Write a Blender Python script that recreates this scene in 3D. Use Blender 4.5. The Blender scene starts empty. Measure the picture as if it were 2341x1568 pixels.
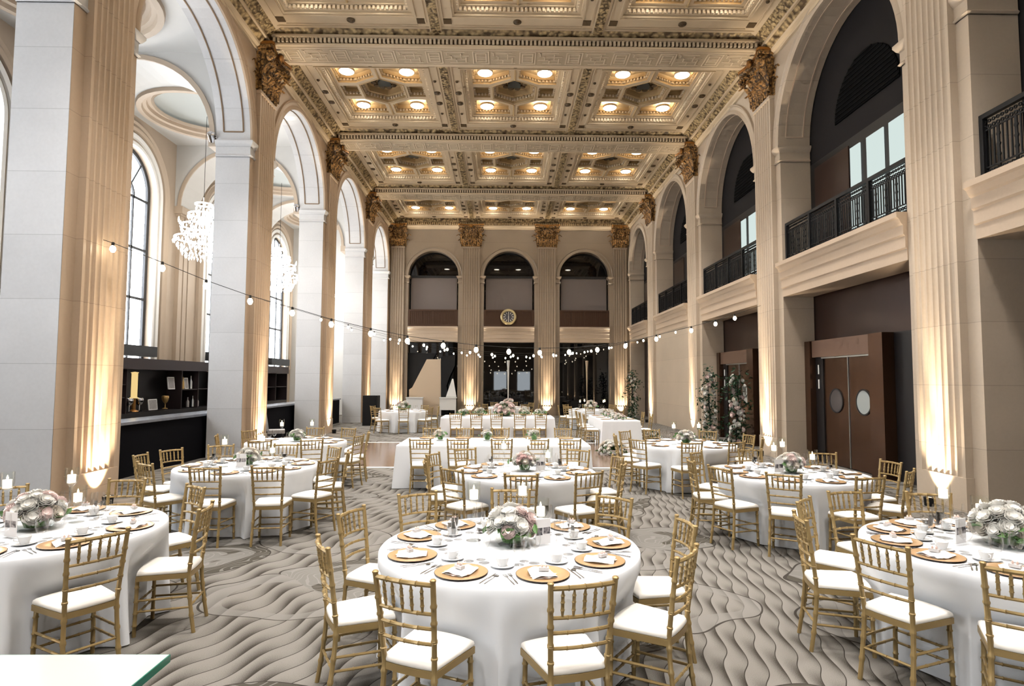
import bpy, math, random
from mathutils import Vector, Matrix, Euler
from mathutils.geometry import tessellate_polygon
rnd = random.Random(7)
PI = math.pi
SC = bpy.context.scene
COL = SC.collection

# ------------------------------------------------------------------ mesh builder
class MB:
    def __init__(s): s.v = []; s.f = []
    def add(s, vs, fs):
        b = len(s.v); s.v.extend([tuple(v) for v in vs]); s.f.extend([tuple(i + b for i in f) for f in fs]); return s
    def box(s, x0, x1, y0, y1, z0, z1):
        return s.add([(x0,y0,z0),(x1,y0,z0),(x1,y1,z0),(x0,y1,z0),(x0,y0,z1),(x1,y0,z1),(x1,y1,z1),(x0,y1,z1)],
                     [(0,3,2,1),(4,5,6,7),(0,1,5,4),(1,2,6,5),(2,3,7,6),(3,0,4,7)])
    def tube(s, path, rad, seg=8, cap=True):
        n = len(path); P = [Vector(p) for p in path]
        if not hasattr(rad, '__len__'): rad = [rad] * n
        vs = []; ref = None
        for i in range(n):
            t = (P[min(i+1,n-1)] - P[max(i-1,0)])
            t = t.normalized() if t.length > 1e-9 else Vector((0,0,1))
            if ref is None:
                ref = Vector((1,0,0)) if abs(t.x) < .8 else Vector((0,1,0))
            a = (ref - t * ref.dot(t)).normalized(); ref = a; b = t.cross(a)
            for k in range(seg):
                c = 2*PI*k/seg
                vs.append(P[i] + (a*math.cos(c) + b*math.sin(c)) * rad[i])
        fs = []
        for i in range(n-1):
            for k in range(seg):
                k2 = (k+1) % seg
                fs.append((i*seg+k, i*seg+k2, (i+1)*seg+k2, (i+1)*seg+k))
        if cap:
            fs.append(tuple(range(seg-1, -1, -1))); fs.append(tuple((n-1)*seg+k for k in range(seg)))
        return s.add(vs, fs)
    def lathe(s, prof, seg=16, c=(0,0,0), axis='z', closed=False):
        vs = []; n = len(prof)
        for (r, z) in prof:
            for k in range(seg):
                a = 2*PI*k/seg; x, y = r*math.cos(a), r*math.sin(a)
                vs.append((c[0]+x, c[1]+y, c[2]+z) if axis == 'z' else ((c[0]+z, c[1]+x, c[2]+y) if axis == 'x' else (c[0]+y, c[1]+z, c[2]+x)))
        fs = []
        for i in range(n-1):
            for k in range(seg):
                k2 = (k+1) % seg
                fs.append((i*seg+k, i*seg+k2, (i+1)*seg+k2, (i+1)*seg+k))
        if prof[0][0] > 1e-6 and closed: fs.append(tuple(range(seg-1,-1,-1)))
        if prof[-1][0] > 1e-6 and closed: fs.append(tuple((n-1)*seg+k for k in range(seg)))
        return s.add(vs, fs)
    def prism(s, poly, w0, w1, fn, holes=()):
        """poly (u,v) with holes, extruded along w; fn(u,v,w)->xyz"""
        loops = [list(poly)] + [list(h) for h in holes]
        flat = [p for l in loops for p in l]; n = len(flat)
        tris = tessellate_polygon([[Vector((p[0],p[1],0)) for p in l] for l in loops])
        vs = [fn(p[0],p[1],w0) for p in flat] + [fn(p[0],p[1],w1) for p in flat]
        fs = [tuple(t) for t in tris] + [tuple(i+n for i in reversed(t)) for t in tris]
        o = 0
        for l in loops:
            m = len(l)
            for i in range(m):
                j = (i+1) % m
                fs.append((o+i, o+j, n+o+j, n+o+i))
            o += m
        return s.add(vs, fs)
    def face(s, poly, w, fn, holes=()):
        loops = [list(poly)] + [list(h) for h in holes]
        flat = [p for l in loops for p in l]
        tris = tessellate_polygon([[Vector((p[0],p[1],0)) for p in l] for l in loops])
        return s.add([fn(p[0],p[1],w) for p in flat], [tuple(t) for t in tris])
    def sweep(s, prof, path, fn, close=False):
        """profile points (a,b) at each station of path; fn(station,a,b)->xyz"""
        n = len(prof); vs = [fn(st,a,b) for st in path for (a,b) in prof]; fs = []
        m = len(path)
        for i in range(m if close else m-1):
            i2 = (i+1) % m
            for k in range(n-1):
                fs.append((i*n+k, i*n+k+1, i2*n+k+1, i2*n+k))
        if not close:
            fs.append(tuple(range(n))); fs.append(tuple((m-1)*n+k for k in range(n-1,-1,-1)))
        return s.add(vs, fs)
    def merge(s, o, M=None):
        return s.add([(M @ Vector(v)) if M is not None else v for v in o.v], o.f)
    def mesh(s, name, mat, smooth=None):
        me = bpy.data.meshes.new(name); me.from_pydata(s.v, [], s.f); me.update()
        import bmesh
        bm = bmesh.new(); bm.from_mesh(me); bmesh.ops.recalc_face_normals(bm, faces=bm.faces); bm.to_mesh(me); bm.free()
        if mat is not None: me.materials.append(mat)
        if smooth:
            me.polygons.foreach_set('use_smooth', [True]*len(me.polygons)); me.set_sharp_from_angle(angle=math.radians(smooth))
        return me

def link(o, parent=None):
    COL.objects.link(o)
    if parent is not None: o.parent = parent
    return o
def part(name, me, parent, loc=None, rot=None, label=None, kind=None):
    o = link(bpy.data.objects.new(name, me), parent)
    if loc is not None: o.location = loc
    if rot is not None: o.rotation_euler = rot
    if label: o['label'] = label
    if kind: o['kind'] = kind
    return o
def tag(o, label, cat, group=None, kind=None):
    o['label'] = label; o['category'] = cat
    if group: o['group'] = group
    if kind: o['kind'] = kind
    return o
def thing(name, label, cat, loc=(0,0,0), rz=0, group=None, me=None, kind=None, rot=None):
    o = link(bpy.data.objects.new(name, me)); o.location = loc
    o.rotation_euler = rot if rot is not None else (0,0,rz)
    return tag(o, label, cat, group, kind)
def struct(name, me, label, cat, parent=None):
    o = link(bpy.data.objects.new(name, me), parent)
    if parent is None: tag(o, label, cat, kind='structure')
    return o
def place(tmpl, parent):
    """tmpl: list of (name, mesh, loc, [children])"""
    for t in tmpl:
        p = part(t[0], t[1], parent, t[2] if len(t) > 2 else None)
        if len(t) > 3 and t[3]: place(t[3], p)

# ------------------------------------------------------------------ materials
def nt(m):
    m.use_nodes = True; t = m.node_tree; return t, t.nodes, t.links
def pmat(name, col, rough=.5, metal=0., spec=.5, emit=None, estr=0., trans=0., noise=None, bump=None, coat=0.):
    m = bpy.data.materials.new(name); t, N, L = nt(m); b = N['Principled BSDF']
    b.inputs['Base Color'].default_value = (*col, 1); b.inputs['Roughness'].default_value = rough
    b.inputs['Metallic'].default_value = metal; b.inputs['Specular IOR Level'].default_value = spec
    b.inputs['Coat Weight'].default_value = coat
    if emit: b.inputs['Emission Color'].default_value = (*emit, 1); b.inputs['Emission Strength'].default_value = estr
    if trans: b.inputs['Transmission Weight'].default_value = trans
    if noise:                                     # (scale, amount) mottled colour
        tc = N.new('ShaderNodeTexCoord'); no = N.new('ShaderNodeTexNoise'); no.inputs['Scale'].default_value = noise[0]; no.inputs['Detail'].default_value = 4
        mp = N.new('ShaderNodeMapRange'); mp.inputs[3].default_value = 1-noise[1]; mp.inputs[4].default_value = 1+noise[1]
        mx = N.new('ShaderNodeMix'); mx.data_type = 'RGBA'; mx.blend_type = 'MULTIPLY'; mx.inputs[0].default_value = 1
        mx.inputs[6].default_value = (*col, 1)
        L.new(tc.outputs['Object'], no.inputs['Vector']); L.new(no.outputs['Fac'], mp.inputs[0]); L.new(mp.outputs[0], mx.inputs[7]); L.new(mx.outputs[2], b.inputs['Base Color'])
        if bump:
            bp = N.new('ShaderNodeBump'); bp.inputs['Strength'].default_value = bump; bp.inputs['Distance'].default_value = .02
            L.new(no.outputs['Fac'], bp.inputs['Height']); L.new(bp.outputs[0], b.inputs['Normal'])
    return m
def emat(name, col, s, sample=True):
    m = bpy.data.materials.new(name); t, N, L = nt(m); N.remove(N['Principled BSDF'])
    e = N.new('ShaderNodeEmission'); e.inputs[0].default_value = (*col, 1); e.inputs[1].default_value = s
    L.new(e.outputs[0], N['Material Output'].inputs[0])
    if not sample: m.cycles.emission_sampling = 'NONE'
    return m
def glassmat(name, col=(1,1,1), refl=1.0, rough=.03, tint=.0):
    m = bpy.data.materials.new(name); t, N, L = nt(m); N.remove(N['Principled BSDF'])
    tr = N.new('ShaderNodeBsdfTransparent'); tr.inputs[0].default_value = (*col, 1)
    g = N.new('ShaderNodeBsdfGlossy'); g.inputs['Roughness'].default_value = rough
    lw = N.new('ShaderNodeLayerWeight'); lw.inputs[0].default_value = .35
    mu = N.new('ShaderNodeMath'); mu.operation = 'MULTIPLY'; mu.inputs[1].default_value = refl
    mx = N.new('ShaderNodeMixShader')
    L.new(lw.outputs['Facing'], mu.inputs[0]); L.new(mu.outputs[0], mx.inputs[0]); L.new(tr.outputs[0], mx.inputs[1]); L.new(g.outputs[0], mx.inputs[2])
    L.new(mx.outputs[0], N['Material Output'].inputs[0])
    return m
def stone(name, col, joint=.93, off=0., rough=.4, jd=.30, mott=.10, vjoint=True):
    m = bpy.data.materials.new(name); t, N, L = nt(m); b = N['Principled BSDF']
    b.inputs['Roughness'].default_value = rough; b.inputs['Specular IOR Level'].default_value = .45
    g = N.new('ShaderNodeNewGeometry'); sx = N.new('ShaderNodeSeparateXYZ'); L.new(g.outputs['Position'], sx.inputs[0])
    def math_(op, a, bb=None, c=None):
        n = N.new('ShaderNodeMath'); n.operation = op
        for i, x in enumerate((a, bb, c)):
            if x is None: continue
            if isinstance(x, (int, float)): n.inputs[i].default_value = x
            else: L.new(x, n.inputs[i])
        return n.outputs[0]
    z = math_('DIVIDE', math_('ADD', sx.outputs[2], off), joint)
    fr = math_('FRACT', z)
    line = math_('LESS_THAN', math_('ABSOLUTE', math_('SUBTRACT', fr, .5)), .0045)
    no = N.new('ShaderNodeTexNoise'); no.inputs['Scale'].default_value = 1.1; no.inputs['Detail'].default_value = 5
    n2 = N.new('ShaderNodeTexNoise'); n2.inputs['Scale'].default_value = 22; n2.inputs['Detail'].default_value = 4
    wn = N.new('ShaderNodeTexWhiteNoise'); wn.noise_dimensions = '1D'; L.new(math_('FLOOR', math_('ADD', z, .5)), wn.inputs['W'])
    L.new(g.outputs['Position'], no.inputs['Vector']); L.new(g.outputs['Position'], n2.inputs['Vector'])
    k = math_('ADD', math_('MULTIPLY', math_('SUBTRACT', no.outputs['Fac'], .5), mott*2.2), 1.0)
    k = math_('ADD', k, math_('MULTIPLY', math_('SUBTRACT', n2.outputs['Fac'], .5), mott*1.1))
    k = math_('ADD', k, math_('MULTIPLY', math_('SUBTRACT', wn.outputs[0], .5), .07))
    k = math_('MULTIPLY', k, math_('SUBTRACT', 1.0, math_('MULTIPLY', line, jd)))
    mx = N.new('ShaderNodeMix'); mx.data_type = 'RGBA'; mx.blend_type = 'MULTIPLY'; mx.inputs[0].default_value = 1; mx.inputs[6].default_value = (*col, 1)
    L.new(k, mx.inputs[7]); L.new(mx.outputs[2], b.inputs['Base Color'])
    return m
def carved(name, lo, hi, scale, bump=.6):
    """gilded leaf-carving: crevice shade and light tips painted in the colour"""
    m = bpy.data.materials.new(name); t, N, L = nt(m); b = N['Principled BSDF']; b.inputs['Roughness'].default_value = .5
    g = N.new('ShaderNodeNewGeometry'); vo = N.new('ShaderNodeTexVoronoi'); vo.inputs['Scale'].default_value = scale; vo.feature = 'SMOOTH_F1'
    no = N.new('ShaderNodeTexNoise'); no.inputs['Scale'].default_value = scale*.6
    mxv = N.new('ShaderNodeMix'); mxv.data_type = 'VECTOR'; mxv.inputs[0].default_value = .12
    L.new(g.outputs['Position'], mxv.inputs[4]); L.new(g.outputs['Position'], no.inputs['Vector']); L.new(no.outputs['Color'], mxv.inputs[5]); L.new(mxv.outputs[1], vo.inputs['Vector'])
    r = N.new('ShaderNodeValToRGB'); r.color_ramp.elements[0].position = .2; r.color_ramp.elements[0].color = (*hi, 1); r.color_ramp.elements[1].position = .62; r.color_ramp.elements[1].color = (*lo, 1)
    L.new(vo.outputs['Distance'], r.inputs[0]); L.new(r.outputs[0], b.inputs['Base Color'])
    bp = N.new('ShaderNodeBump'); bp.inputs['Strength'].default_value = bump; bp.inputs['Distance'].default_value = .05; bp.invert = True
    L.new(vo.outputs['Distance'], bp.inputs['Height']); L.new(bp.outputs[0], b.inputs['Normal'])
    return m

STONE = stone('warm_limestone', (.50,.375,.265), off=.2)
STONE_IN = stone('daylit_limestone', (.60,.595,.60), off=.2, rough=.28)  # same stone, with the pale cool window daylight painted into its colour
STONE_R = stone('tan_limestone', (.50,.41,.315), off=.45)
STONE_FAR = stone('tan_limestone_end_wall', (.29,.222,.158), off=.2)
ENTAB = stone('entablature_stone', (.54,.42,.31), joint=9.0, off=3.0)
PLAST = pmat('aisle_plaster', (.48,.385,.295), .6, noise=(2.5,.05))
PLASTW = pmat('white_plaster', (.60,.585,.56), .6, noise=(2.0,.04))
CEIL = pmat('gilded_plaster', (.62,.49,.33), .5, noise=(3.0,.08))
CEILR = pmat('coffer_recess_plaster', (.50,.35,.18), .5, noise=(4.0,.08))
CEILD = pmat('dark_gilt_and_shade', (.10,.06,.025), .5)  # dark gilt of the bosses; also paints the shade between dentils
FRETB = pmat('fret_ground', (.46,.365,.245), .5); FRETL = pmat('fret_line', (.70,.575,.42), .5)  # darker ground and paler lines put the fret's groove shade into colour
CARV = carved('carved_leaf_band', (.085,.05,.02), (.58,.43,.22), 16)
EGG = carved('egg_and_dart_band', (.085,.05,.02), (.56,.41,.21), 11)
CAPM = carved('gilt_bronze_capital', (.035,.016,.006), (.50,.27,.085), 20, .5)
GILT = pmat('gilt_bronze', (.36,.17,.045), .35, .7)
GILTL = pmat('bright_gilt', (.55,.36,.14), .3, .6)
GREYW = pmat('dark_grey_plaster', (.015,.0135,.0145), .8, 0, .2)
BLACKV = pmat('black_louver', (.0015,.0015,.002), .9, 0, .1)
BROWNM = pmat('brown_bronze_panel', (.040,.020,.015), .28, .45, noise=(1.2,.25))
BRONZE = pmat('polished_bronze', (.11,.055,.032), .22, .75, noise=(1.5,.2))
BRONZL = pmat('pale_bronze_header', (.20,.12,.085), .35, .4)  # lighter bronze of the door header
BLACKM = pmat('black_void', (.004,.003,.004), .5)
STEEL = pmat('brushed_steel', (.6,.62,.62), .3, .9)
IRON = pmat('black_iron_railing', (.010,.010,.011), .5, .5)
RAILB = pmat('brown_bronze_railing', (.075,.038,.022), .45, .5)
WHITEG = emat('frosted_pane_glow', (.80,.93,.89), .42)
DAY = emat('daylight_window', (.90,.95,1.0), 6.0)
MULL = pmat('dark_window_frame', (.025,.026,.03), .5)
DGLASS = pmat('dark_glass', (.002,.002,.003), .02, 0, .5)
SCRIM = pmat('taupe_scrim', (.16,.13,.115), .8)
NAVY = pmat('black_bar_front', (.003,.0028,.0045), .85, 0, .1)
BARTOP = pmat('grey_bar_top', (.20,.21,.24), .25, .3, noise=(9,.3))
FASCIA = pmat('dark_brown_fascia', (.028,.016,.017), .5)
CLOTH = pmat('white_tablecloth', (.77,.785,.81), .8, 0, .2)
NAPK = pmat('white_napkin', (.86,.83,.80), .8, 0, .2)
BLUSH = pmat('blush_card', (.80,.60,.52), .6)
FAVOR = pmat('silver_favor', (.62,.60,.60), .4, .1)
GOLDC = pmat('gold_chair_paint', (.345,.24,.10), .36, .35)
IVORY = pmat('ivory_cushion', (.86,.82,.76), .75, 0, .25)
CHARG = pmat('gold_charger', (.70,.45,.23), .3, .55)
CHARGD = pmat('charger_dark_rim', (.05,.025,.012), .5)
PORC = pmat('white_porcelain', (.86,.86,.86), .15)
SILV = pmat('silver_cutlery', (.55,.55,.56), .18, 1.0)
GLASS = glassmat('clear_glass', (1,1,1), .28)
GLASSV = glassmat('vase_glass', (.99,1,.99), .3)
CRYST = emat('lit_crystal', (1,.97,.92), 5.0, False)
WAX = pmat('candle_wax', (.9,.86,.8), .6, emit=(1,.85,.65), estr=.8)
FLAME = emat('candle_flame', (1,.75,.4), 14, False)
ROSEW = pmat('white_petal', (.90,.875,.82), .7, 0, .2)
ROSEC = pmat('cream_petal', (.90,.82,.72), .7, 0, .2)
ROSEP = pmat('blush_petal', (.90,.73,.69), .7, 0, .2)
ROSEH = pmat('pink_petal', (.86,.62,.60), .7, 0, .2)
LEAFG = pmat('green_leaf', (.075,.16,.045), .5, 0, .3, noise=(20,.35))
LEAFD = pmat('dark_ivy_leaf', (.012,.045,.018), .5, 0, .3, noise=(20,.4))
CARD = pmat('white_card', (.85,.83,.82), .5)
PHOTO = carved('photo_strip', (.03,.03,.035), (.40,.36,.36), 30, 0)
ACRY = glassmat('acrylic_stand', (.97,.97,.97), .35)
CORD = pmat('black_cord', (.01,.01,.01), .6)
BULB = emat('warm_bulb', (1,.88,.66), 12, False)
DISC = emat('ceiling_light_disc', (1,.92,.78), 14)
CHROME = pmat('chrome', (.7,.7,.72), .1, 1)
BRASS = pmat('brass', (.62,.50,.27), .3, .7)
CLKF = pmat('clock_face', (.07,.065,.075), .5)
CREAM = pmat('cream_hand', (.82,.78,.68), .5)
BEIGE = pmat('beige_drape', (.62,.48,.34), .8)
BLKD = pmat('black_drape', (.006,.006,.007), .9)
MINT = pmat('glass_top_painted_reflection', (.44,.50,.47), .08, 0, .6, noise=(1.5,.05))  # ceiling reflection on the glass, painted as a pale mint colour
TEAL = pmat('green_glass_edge', (.02,.16,.11), .1, 0, .6)
WOOD = pmat('dance_floor_wood', (.16,.105,.075), .16, 0, .5, noise=(3,.25))
WHITE = pmat('white_paint', (.85,.84,.82), .4)
FRAMEP = pmat('picture_grey', (.3,.28,.27), .5, noise=(30,.5))

def carpet():
    m = bpy.data.materials.new('patterned_carpet'); t, N, L = nt(m); b = N['Principled BSDF']
    b.inputs['Roughness'].default_value = .95; b.inputs['Specular IOR Level'].default_value = .1
    def M(op, a, bb=None, c=None):
        n = N.new('ShaderNodeMath'); n.operation = op
        for i, x in enumerate((a, bb, c)):
            if x is None: continue
            if isinstance(x, (int, float)): n.inputs[i].default_value = x
            else: L.new(x, n.inputs[i])
        return n.outputs[0]
    def mix(f, a, c):
        n = N.new('ShaderNodeMix'); n.data_type = 'RGBA'
        if isinstance(f, float): n.inputs[0].default_value = f
        else: L.new(f, n.inputs[0])
        for i, x in ((6, a), (7, c)):
            if isinstance(x, tuple): n.inputs[i].default_value = (*x, 1)
            else: L.new(x, n.inputs[i])
        return n.outputs[2]
    g = N.new('ShaderNodeNewGeometry'); s = N.new('ShaderNodeSeparateXYZ'); L.new(g.outputs['Position'], s.inputs[0])
    x, y = s.outputs[0], s.outputs[1]
    n0 = N.new('ShaderNodeTexNoise'); n0.inputs['Scale'].default_value = .33; n0.inputs['Detail'].default_value = 1; L.new(g.outputs['Position'], n0.inputs['Vector'])
    # ribbons flowing away from the camera
    u = M('ADD', M('ADD', M('MULTIPLY', x, .95), M('MULTIPLY', y, -.27)), M('MULTIPLY', M('MULTIPLY', x, x), .055))
    u = M('ADD', u, M('MULTIPLY', n0.outputs['Fac'], .55))
    wv = M('MULTIPLY', M('ADD', y, M('MULTIPLY', x, .4)), 9.5)
    wv = M('ADD', wv, M('MULTIPLY', u, 9.0))
    u = M('ADD', u, M('MULTIPLY', M('SINE', wv), .024))
    fu = M('FRACT', M('MULTIPLY', u, 7.2))
    v = M('SINE', M('ADD', wv, 1.2))
    # each ribbon fades from pale to dark and swells along its length
    gr = M('POWER', fu, 1.3)
    gr = M('MULTIPLY', gr, M('ADD', .62, M('MULTIPLY', v, .38)))
    n1 = N.new('ShaderNodeTexNoise'); n1.inputs['Scale'].default_value = 190; n1.inputs['Detail'].default_value = 2; L.new(g.outputs['Position'], n1.inputs['Vector'])
    gr = M('ADD', gr, M('MULTIPLY', M('SUBTRACT', n1.outputs['Fac'], .5), .8))
    cr = N.new('ShaderNodeValToRGB'); cr.color_ramp.elements[0].color = (.205,.190,.170,1); cr.color_ramp.elements[0].position = .05
    cr.color_ramp.elements[1].color = (.040,.034,.027,1); cr.color_ramp.elements[1].position = .85
    L.new(gr, cr.inputs[0])
    edge = M('GREATER_THAN', fu, .955)
    rib = mix(edge, cr.outputs[0], (.034,.029,.024))
    # large scrolls: warped rings round scattered centres
    n2 = N.new('ShaderNodeTexNoise'); n2.inputs['Scale'].default_value = .9; n2.inputs['Detail'].default_value = 1; L.new(g.outputs['Position'], n2.inputs['Vector'])
    vm = N.new('ShaderNodeVectorMath'); vm.operation = 'MULTIPLY_ADD'; vm.inputs[1].default_value = (1.0,1.0,0)
    L.new(n2.outputs['Color'], vm.inputs[0]); L.new(g.outputs['Position'], vm.inputs[2])
    vs = N.new('ShaderNodeVectorMath'); vs.operation = 'MULTIPLY'; vs.inputs[1].default_value = (.60,.78,0); L.new(vm.outputs[0], vs.inputs[0])
    vo = N.new('ShaderNodeTexVoronoi'); vo.voronoi_dimensions = '2D'; vo.inputs['Scale'].default_value = 1.0; vo.inputs['Randomness'].default_value = .75; L.new(vs.outputs[0], vo.inputs['Vector'])
    d = vo.outputs['Distance']
    inside = M('LESS_THAN', d, .40)
    n3 = N.new('ShaderNodeTexNoise'); n3.inputs['Scale'].default_value = 2.0; n3.inputs['Detail'].default_value = 1; L.new(g.outputs['Position'], n3.inputs['Vector'])
    ring = M('MULTIPLY', M('GREATER_THAN', d, .27), inside)
    ring2 = M('MULTIPLY', M('GREATER_THAN', d, .12), M('LESS_THAN', d, .21))
    half = M('GREATER_THAN', n2.outputs['Fac'], .5); half2 = M('GREATER_THAN', n3.outputs['Fac'], .47)
    sw = M('FRACT', M('ADD', M('MULTIPLY', n3.outputs['Fac'], 13.0), M('MULTIPLY', d, 16.0)))
    fine = M('LESS_THAN', M('ABSOLUTE', M('SUBTRACT', sw, .5)), .10)
    swirl = mix(M('MULTIPLY', ring, half), (.175,.165,.150), (.065,.058,.046))
    swirl = mix(M('MULTIPLY', ring2, half2), swirl, (.062,.055,.043))
    swirl = mix(M('MULTIPLY', fine, .6), swirl, (.245,.232,.215))
    swirl = mix(M('MULTIPLY', M('SUBTRACT', n1.outputs['Fac'], .3), .45), swirl, (.09,.082,.07))
    sel = N.new('ShaderNodeSeparateColor'); L.new(vo.outputs['Color'], sel.inputs[0])
    solid = M('GREATER_THAN', sel.outputs[0], .42)
    full = M('MULTIPLY', inside, solid)
    col = mix(full, rib, swirl)
    # other scrolls are just a pale band laid over the ribbons
    band = M('MULTIPLY', ring, M('SUBTRACT', 1.0, solid))
    pale = mix(.62, rib, (.20,.188,.172))
    col = mix(band, col, pale)
    rim = M('LESS_THAN', M('ABSOLUTE', M('SUBTRACT', d, .40)), .006)
    col = mix(rim, col, (.045,.039,.033))
    L.new(col, b.inputs['Base Color'])
    bp = N.new('ShaderNodeBump'); bp.inputs['Strength'].default_value = .25; bp.inputs['Distance'].default_value = .004; L.new(n1.outputs['Fac'], bp.inputs['Height']); L.new(bp.outputs[0], b.inputs['Normal'])
    return m
CARPET = carpet()
UPW, DOWN, EXPO, WASHF = 900, 1000, 1.0, .32
# ------------------------------------------------------------------ dimensions of the hall (metres, camera above the origin)
XL, XLW, XLB = -6.24, -6.36, -7.2
XR, XRW, XRB = 6.85, 6.97, 7.75
YF = 33.37; XO = -11.65; ZC = 10.5; ZP = 10.85
PC = [-9.16, -2.94, 3.28, 9.5, 15.72, 21.94, 28.16]
BAYS = [((a+b)/2, 2.35) for a, b in zip(PC[:-1], PC[1:])] + [(31.2, 1.95)]
SPR = 7.85
def LYZ(u, v, w): return (w, u, v)          # polygon in (Y,Z), extruded along X
def XZ(u, v, w): return (u, w, v)
def XY(u, v, w): return (u, v, w)
def arcpts(m, r, z, n=28, a0=PI, a1=0.0): return [(m + r*math.cos(a0+(a1-a0)*i/n), z + r*math.sin(a0+(a1-a0)*i/n)) for i in range(n+1)]

# floor
struct('floor', MB().box(-12.2, 9.0, -10.2, 36.5, -.1, 0).mesh('floor', CARPET), 'grey and beige carpet of ribbons and scrolls across the hall floor', 'floor')
b = MB().box(-4.25, 3.55, 13.5, 18.65, 0, .012)
df = struct('floor_dance', b.mesh('dance', WOOD), 'glossy brown wooden dance floor laid over the carpet behind the long table', 'dance floor')
b = MB(); 
for (x0,x1,y0,y1) in ((-4.37,3.67,13.38,13.5),(-4.37,3.67,18.65,18.77),(-4.37,-4.25,13.5,18.65),(3.55,3.67,13.5,18.65)): b.box(x0,x1,y0,y1,0,.014)
part('edge_strip', b.mesh('dance_edge', WHITE), df, label='white edge strip')

# ---- arcade walls
out = [(-10, 0)]
for m, r in BAYS: out += [(m-r, 0)] + arcpts(m, r, SPR) + [(m+r, 0)]
out += [(33.6, 0), (33.6, 11.2), (-10, 11.2)]
wl = struct('wall_left', MB().prism(out, XLW, XLB, LYZ).mesh('wall_left', STONE_IN), 'left arcade wall of tall round arches between fluted pilasters', 'wall')
# its room face: a thin facing of the same stone without painted daylight
fo = list(out)
part('facing', MB().face(fo, XLW+.006, LYZ).mesh('wall_left_face', STONE), wl)
out = [(-10, 0)]; holes = []
for i, (m, r) in enumerate(BAYS):
    holes.append([(m-r, 4.86)] + arcpts(m, r, SPR) + [(m+r, 4.86)])
    if i != 5: out += [(m-r, 0), (m-r, 4.03), (m+r, 4.03), (m+r, 0)]
out += [(33.6, 0), (33.6, 11.2), (-10, 11.2)]
struct('wall_right', MB().prism(out, XRW, XRB-.02, LYZ, holes).mesh('wall_right', STONE_R), 'right wall of tall arches with gallery balconies above dark doorways', 'wall')
# end wall
FB = [(-3.90, 1.38), (.30, 1.40), (4.48, 1.38)]
out = [(-6.4, 0)]; holes = []
for m, r in FB:
    holes.append([(m-r, 4.86)] + arcpts(m, r, 7.68) + [(m+r, 4.86)]); out += [(m-r, 0), (m-r, 4.0), (m+r, 4.0), (m+r, 0)]
out += [(7.0, 0), (7.0, 11.2), (-6.4, 11.2)]
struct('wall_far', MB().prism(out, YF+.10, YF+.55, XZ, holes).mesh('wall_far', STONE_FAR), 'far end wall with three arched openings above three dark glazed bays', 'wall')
for k_, x_ in enumerate((-3.4,-.4,2.6)): struct('window_%d' % (30+k_), MB().box(x_-.8, x_+.8, -10, -9.97, .6, 3.0).mesh('rear_pane', emat('rear_pane_glow', (.85,.93,1), 4)), 'bright glazed doorway in the wall behind the camera', 'window')
struct('wall_back', MB().box(-12.2, 9, -10.2, -10, 0, 11.4).mesh('wall_back', STONE), 'plain stone wall behind the camera', 'wall')

# ---- imposts, archivolts, soffit panels
PROF = [(.02,-.40),(.05,-.37),(.02,-.33),(.02,-.16),(.06,-.12),(.10,-.05),(.10,0),(0,0),(0,-.40)]
def imposts(bays, xf, xb, sgn, name, label, mat, spr=SPR, wf=.28):
    b = MB()
    for m, r in bays:
        for e, d in ((m-r, 1), (m+r, -1)):
            # round the jamb: along its depth then back along the room face
            st = [(xb, e, 0, d), (xf, e, -sgn, d), (xf, e-d*wf, -sgn, 0)]
            vs = []
            path = [(xb, e, (0, d)), (xf, e, (-sgn, d)), (xf, e - d*wf, (-sgn, 0))]
            b.sweep(PROF, path, lambda s, a, z: (s[0] + s[2][0]*a, s[1] + s[2][1]*a, spr + z))
    return struct(name, b.mesh(name, mat, 30), label, 'moulding')
imposts(BAYS[1:], XLW, XLB, -1, 'trim_1', 'impost mouldings at the springing of the left arches', STONE_IN)
imposts(BAYS[2:], XRW, XRB-.03, 1, 'trim_2', 'impost mouldings at the springing of the right arches', STONE_R)
def archivolts(bays, xf, sgn, name, label, mat, spr=SPR):
    b = MB()
    pr = [(0,0),(0,.05),(.06,.07),(.10,.05),(.12,.035),(.20,.035),(.24,.07),(.27,.06),(.28,0)]
    for m, r in bays:
        n = 36; path = [(PI*i/n) for i in range(n+1)]
        b.sweep(pr, path, lambda a, p, q: (xf - sgn*q, m - (r+p)*math.cos(a), spr + (r+p)*math.sin(a)))
    return struct(name, b.mesh(name, mat, 35), label, 'moulding')
archivolts(BAYS[1:], XLW, -1, 'trim_3', 'moulded archivolts round the left arches', STONE)
archivolts(BAYS[2:], XRW, 1, 'trim_4', 'moulded archivolts round the right arches', STONE_R)
SOFT = pmat('soffit_groove_shadow', (.20,.12,.06), .6); SOFL = pmat('soffit_bead', (.55,.42,.31), .5)  # dark strips on the left paint the shadow line of the groove
def soffits(bays, xf, xb, name, label):
    b = MB()
    for m, r in bays:
        for x in (xf + (xb-xf)*.2, xf + (xb-xf)*.78):
            n = 30; path = [.10 + (PI-.2)*i/n for i in range(n+1)]
            b.sweep([(x-.014,0),(x-.014,.018),(x+.014,.018),(x+.014,0)], path, lambda a, p, q: (p, m-(r-q)*math.cos(a), SPR+(r-q)*math.sin(a)))
        for a in (.10, PI-.10):
            x0, x1 = sorted((xf + (xb-xf)*.2, xf + (xb-xf)*.78))
            b.sweep([(-.006,0),(-.006,.018),(.006,.018),(.006,0)], [x0, x1], lambda x, p, q: (x, m-(r-q)*math.cos(a+p), SPR+(r-q)*math.sin(a+p)))
    struct(name, b.mesh(name, SOFT if 'left' in label else SOFL), label, 'moulding')
soffits(BAYS[1:], XLW, XLB, 'trim_5', 'grooved panels inside the left arches')
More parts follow.
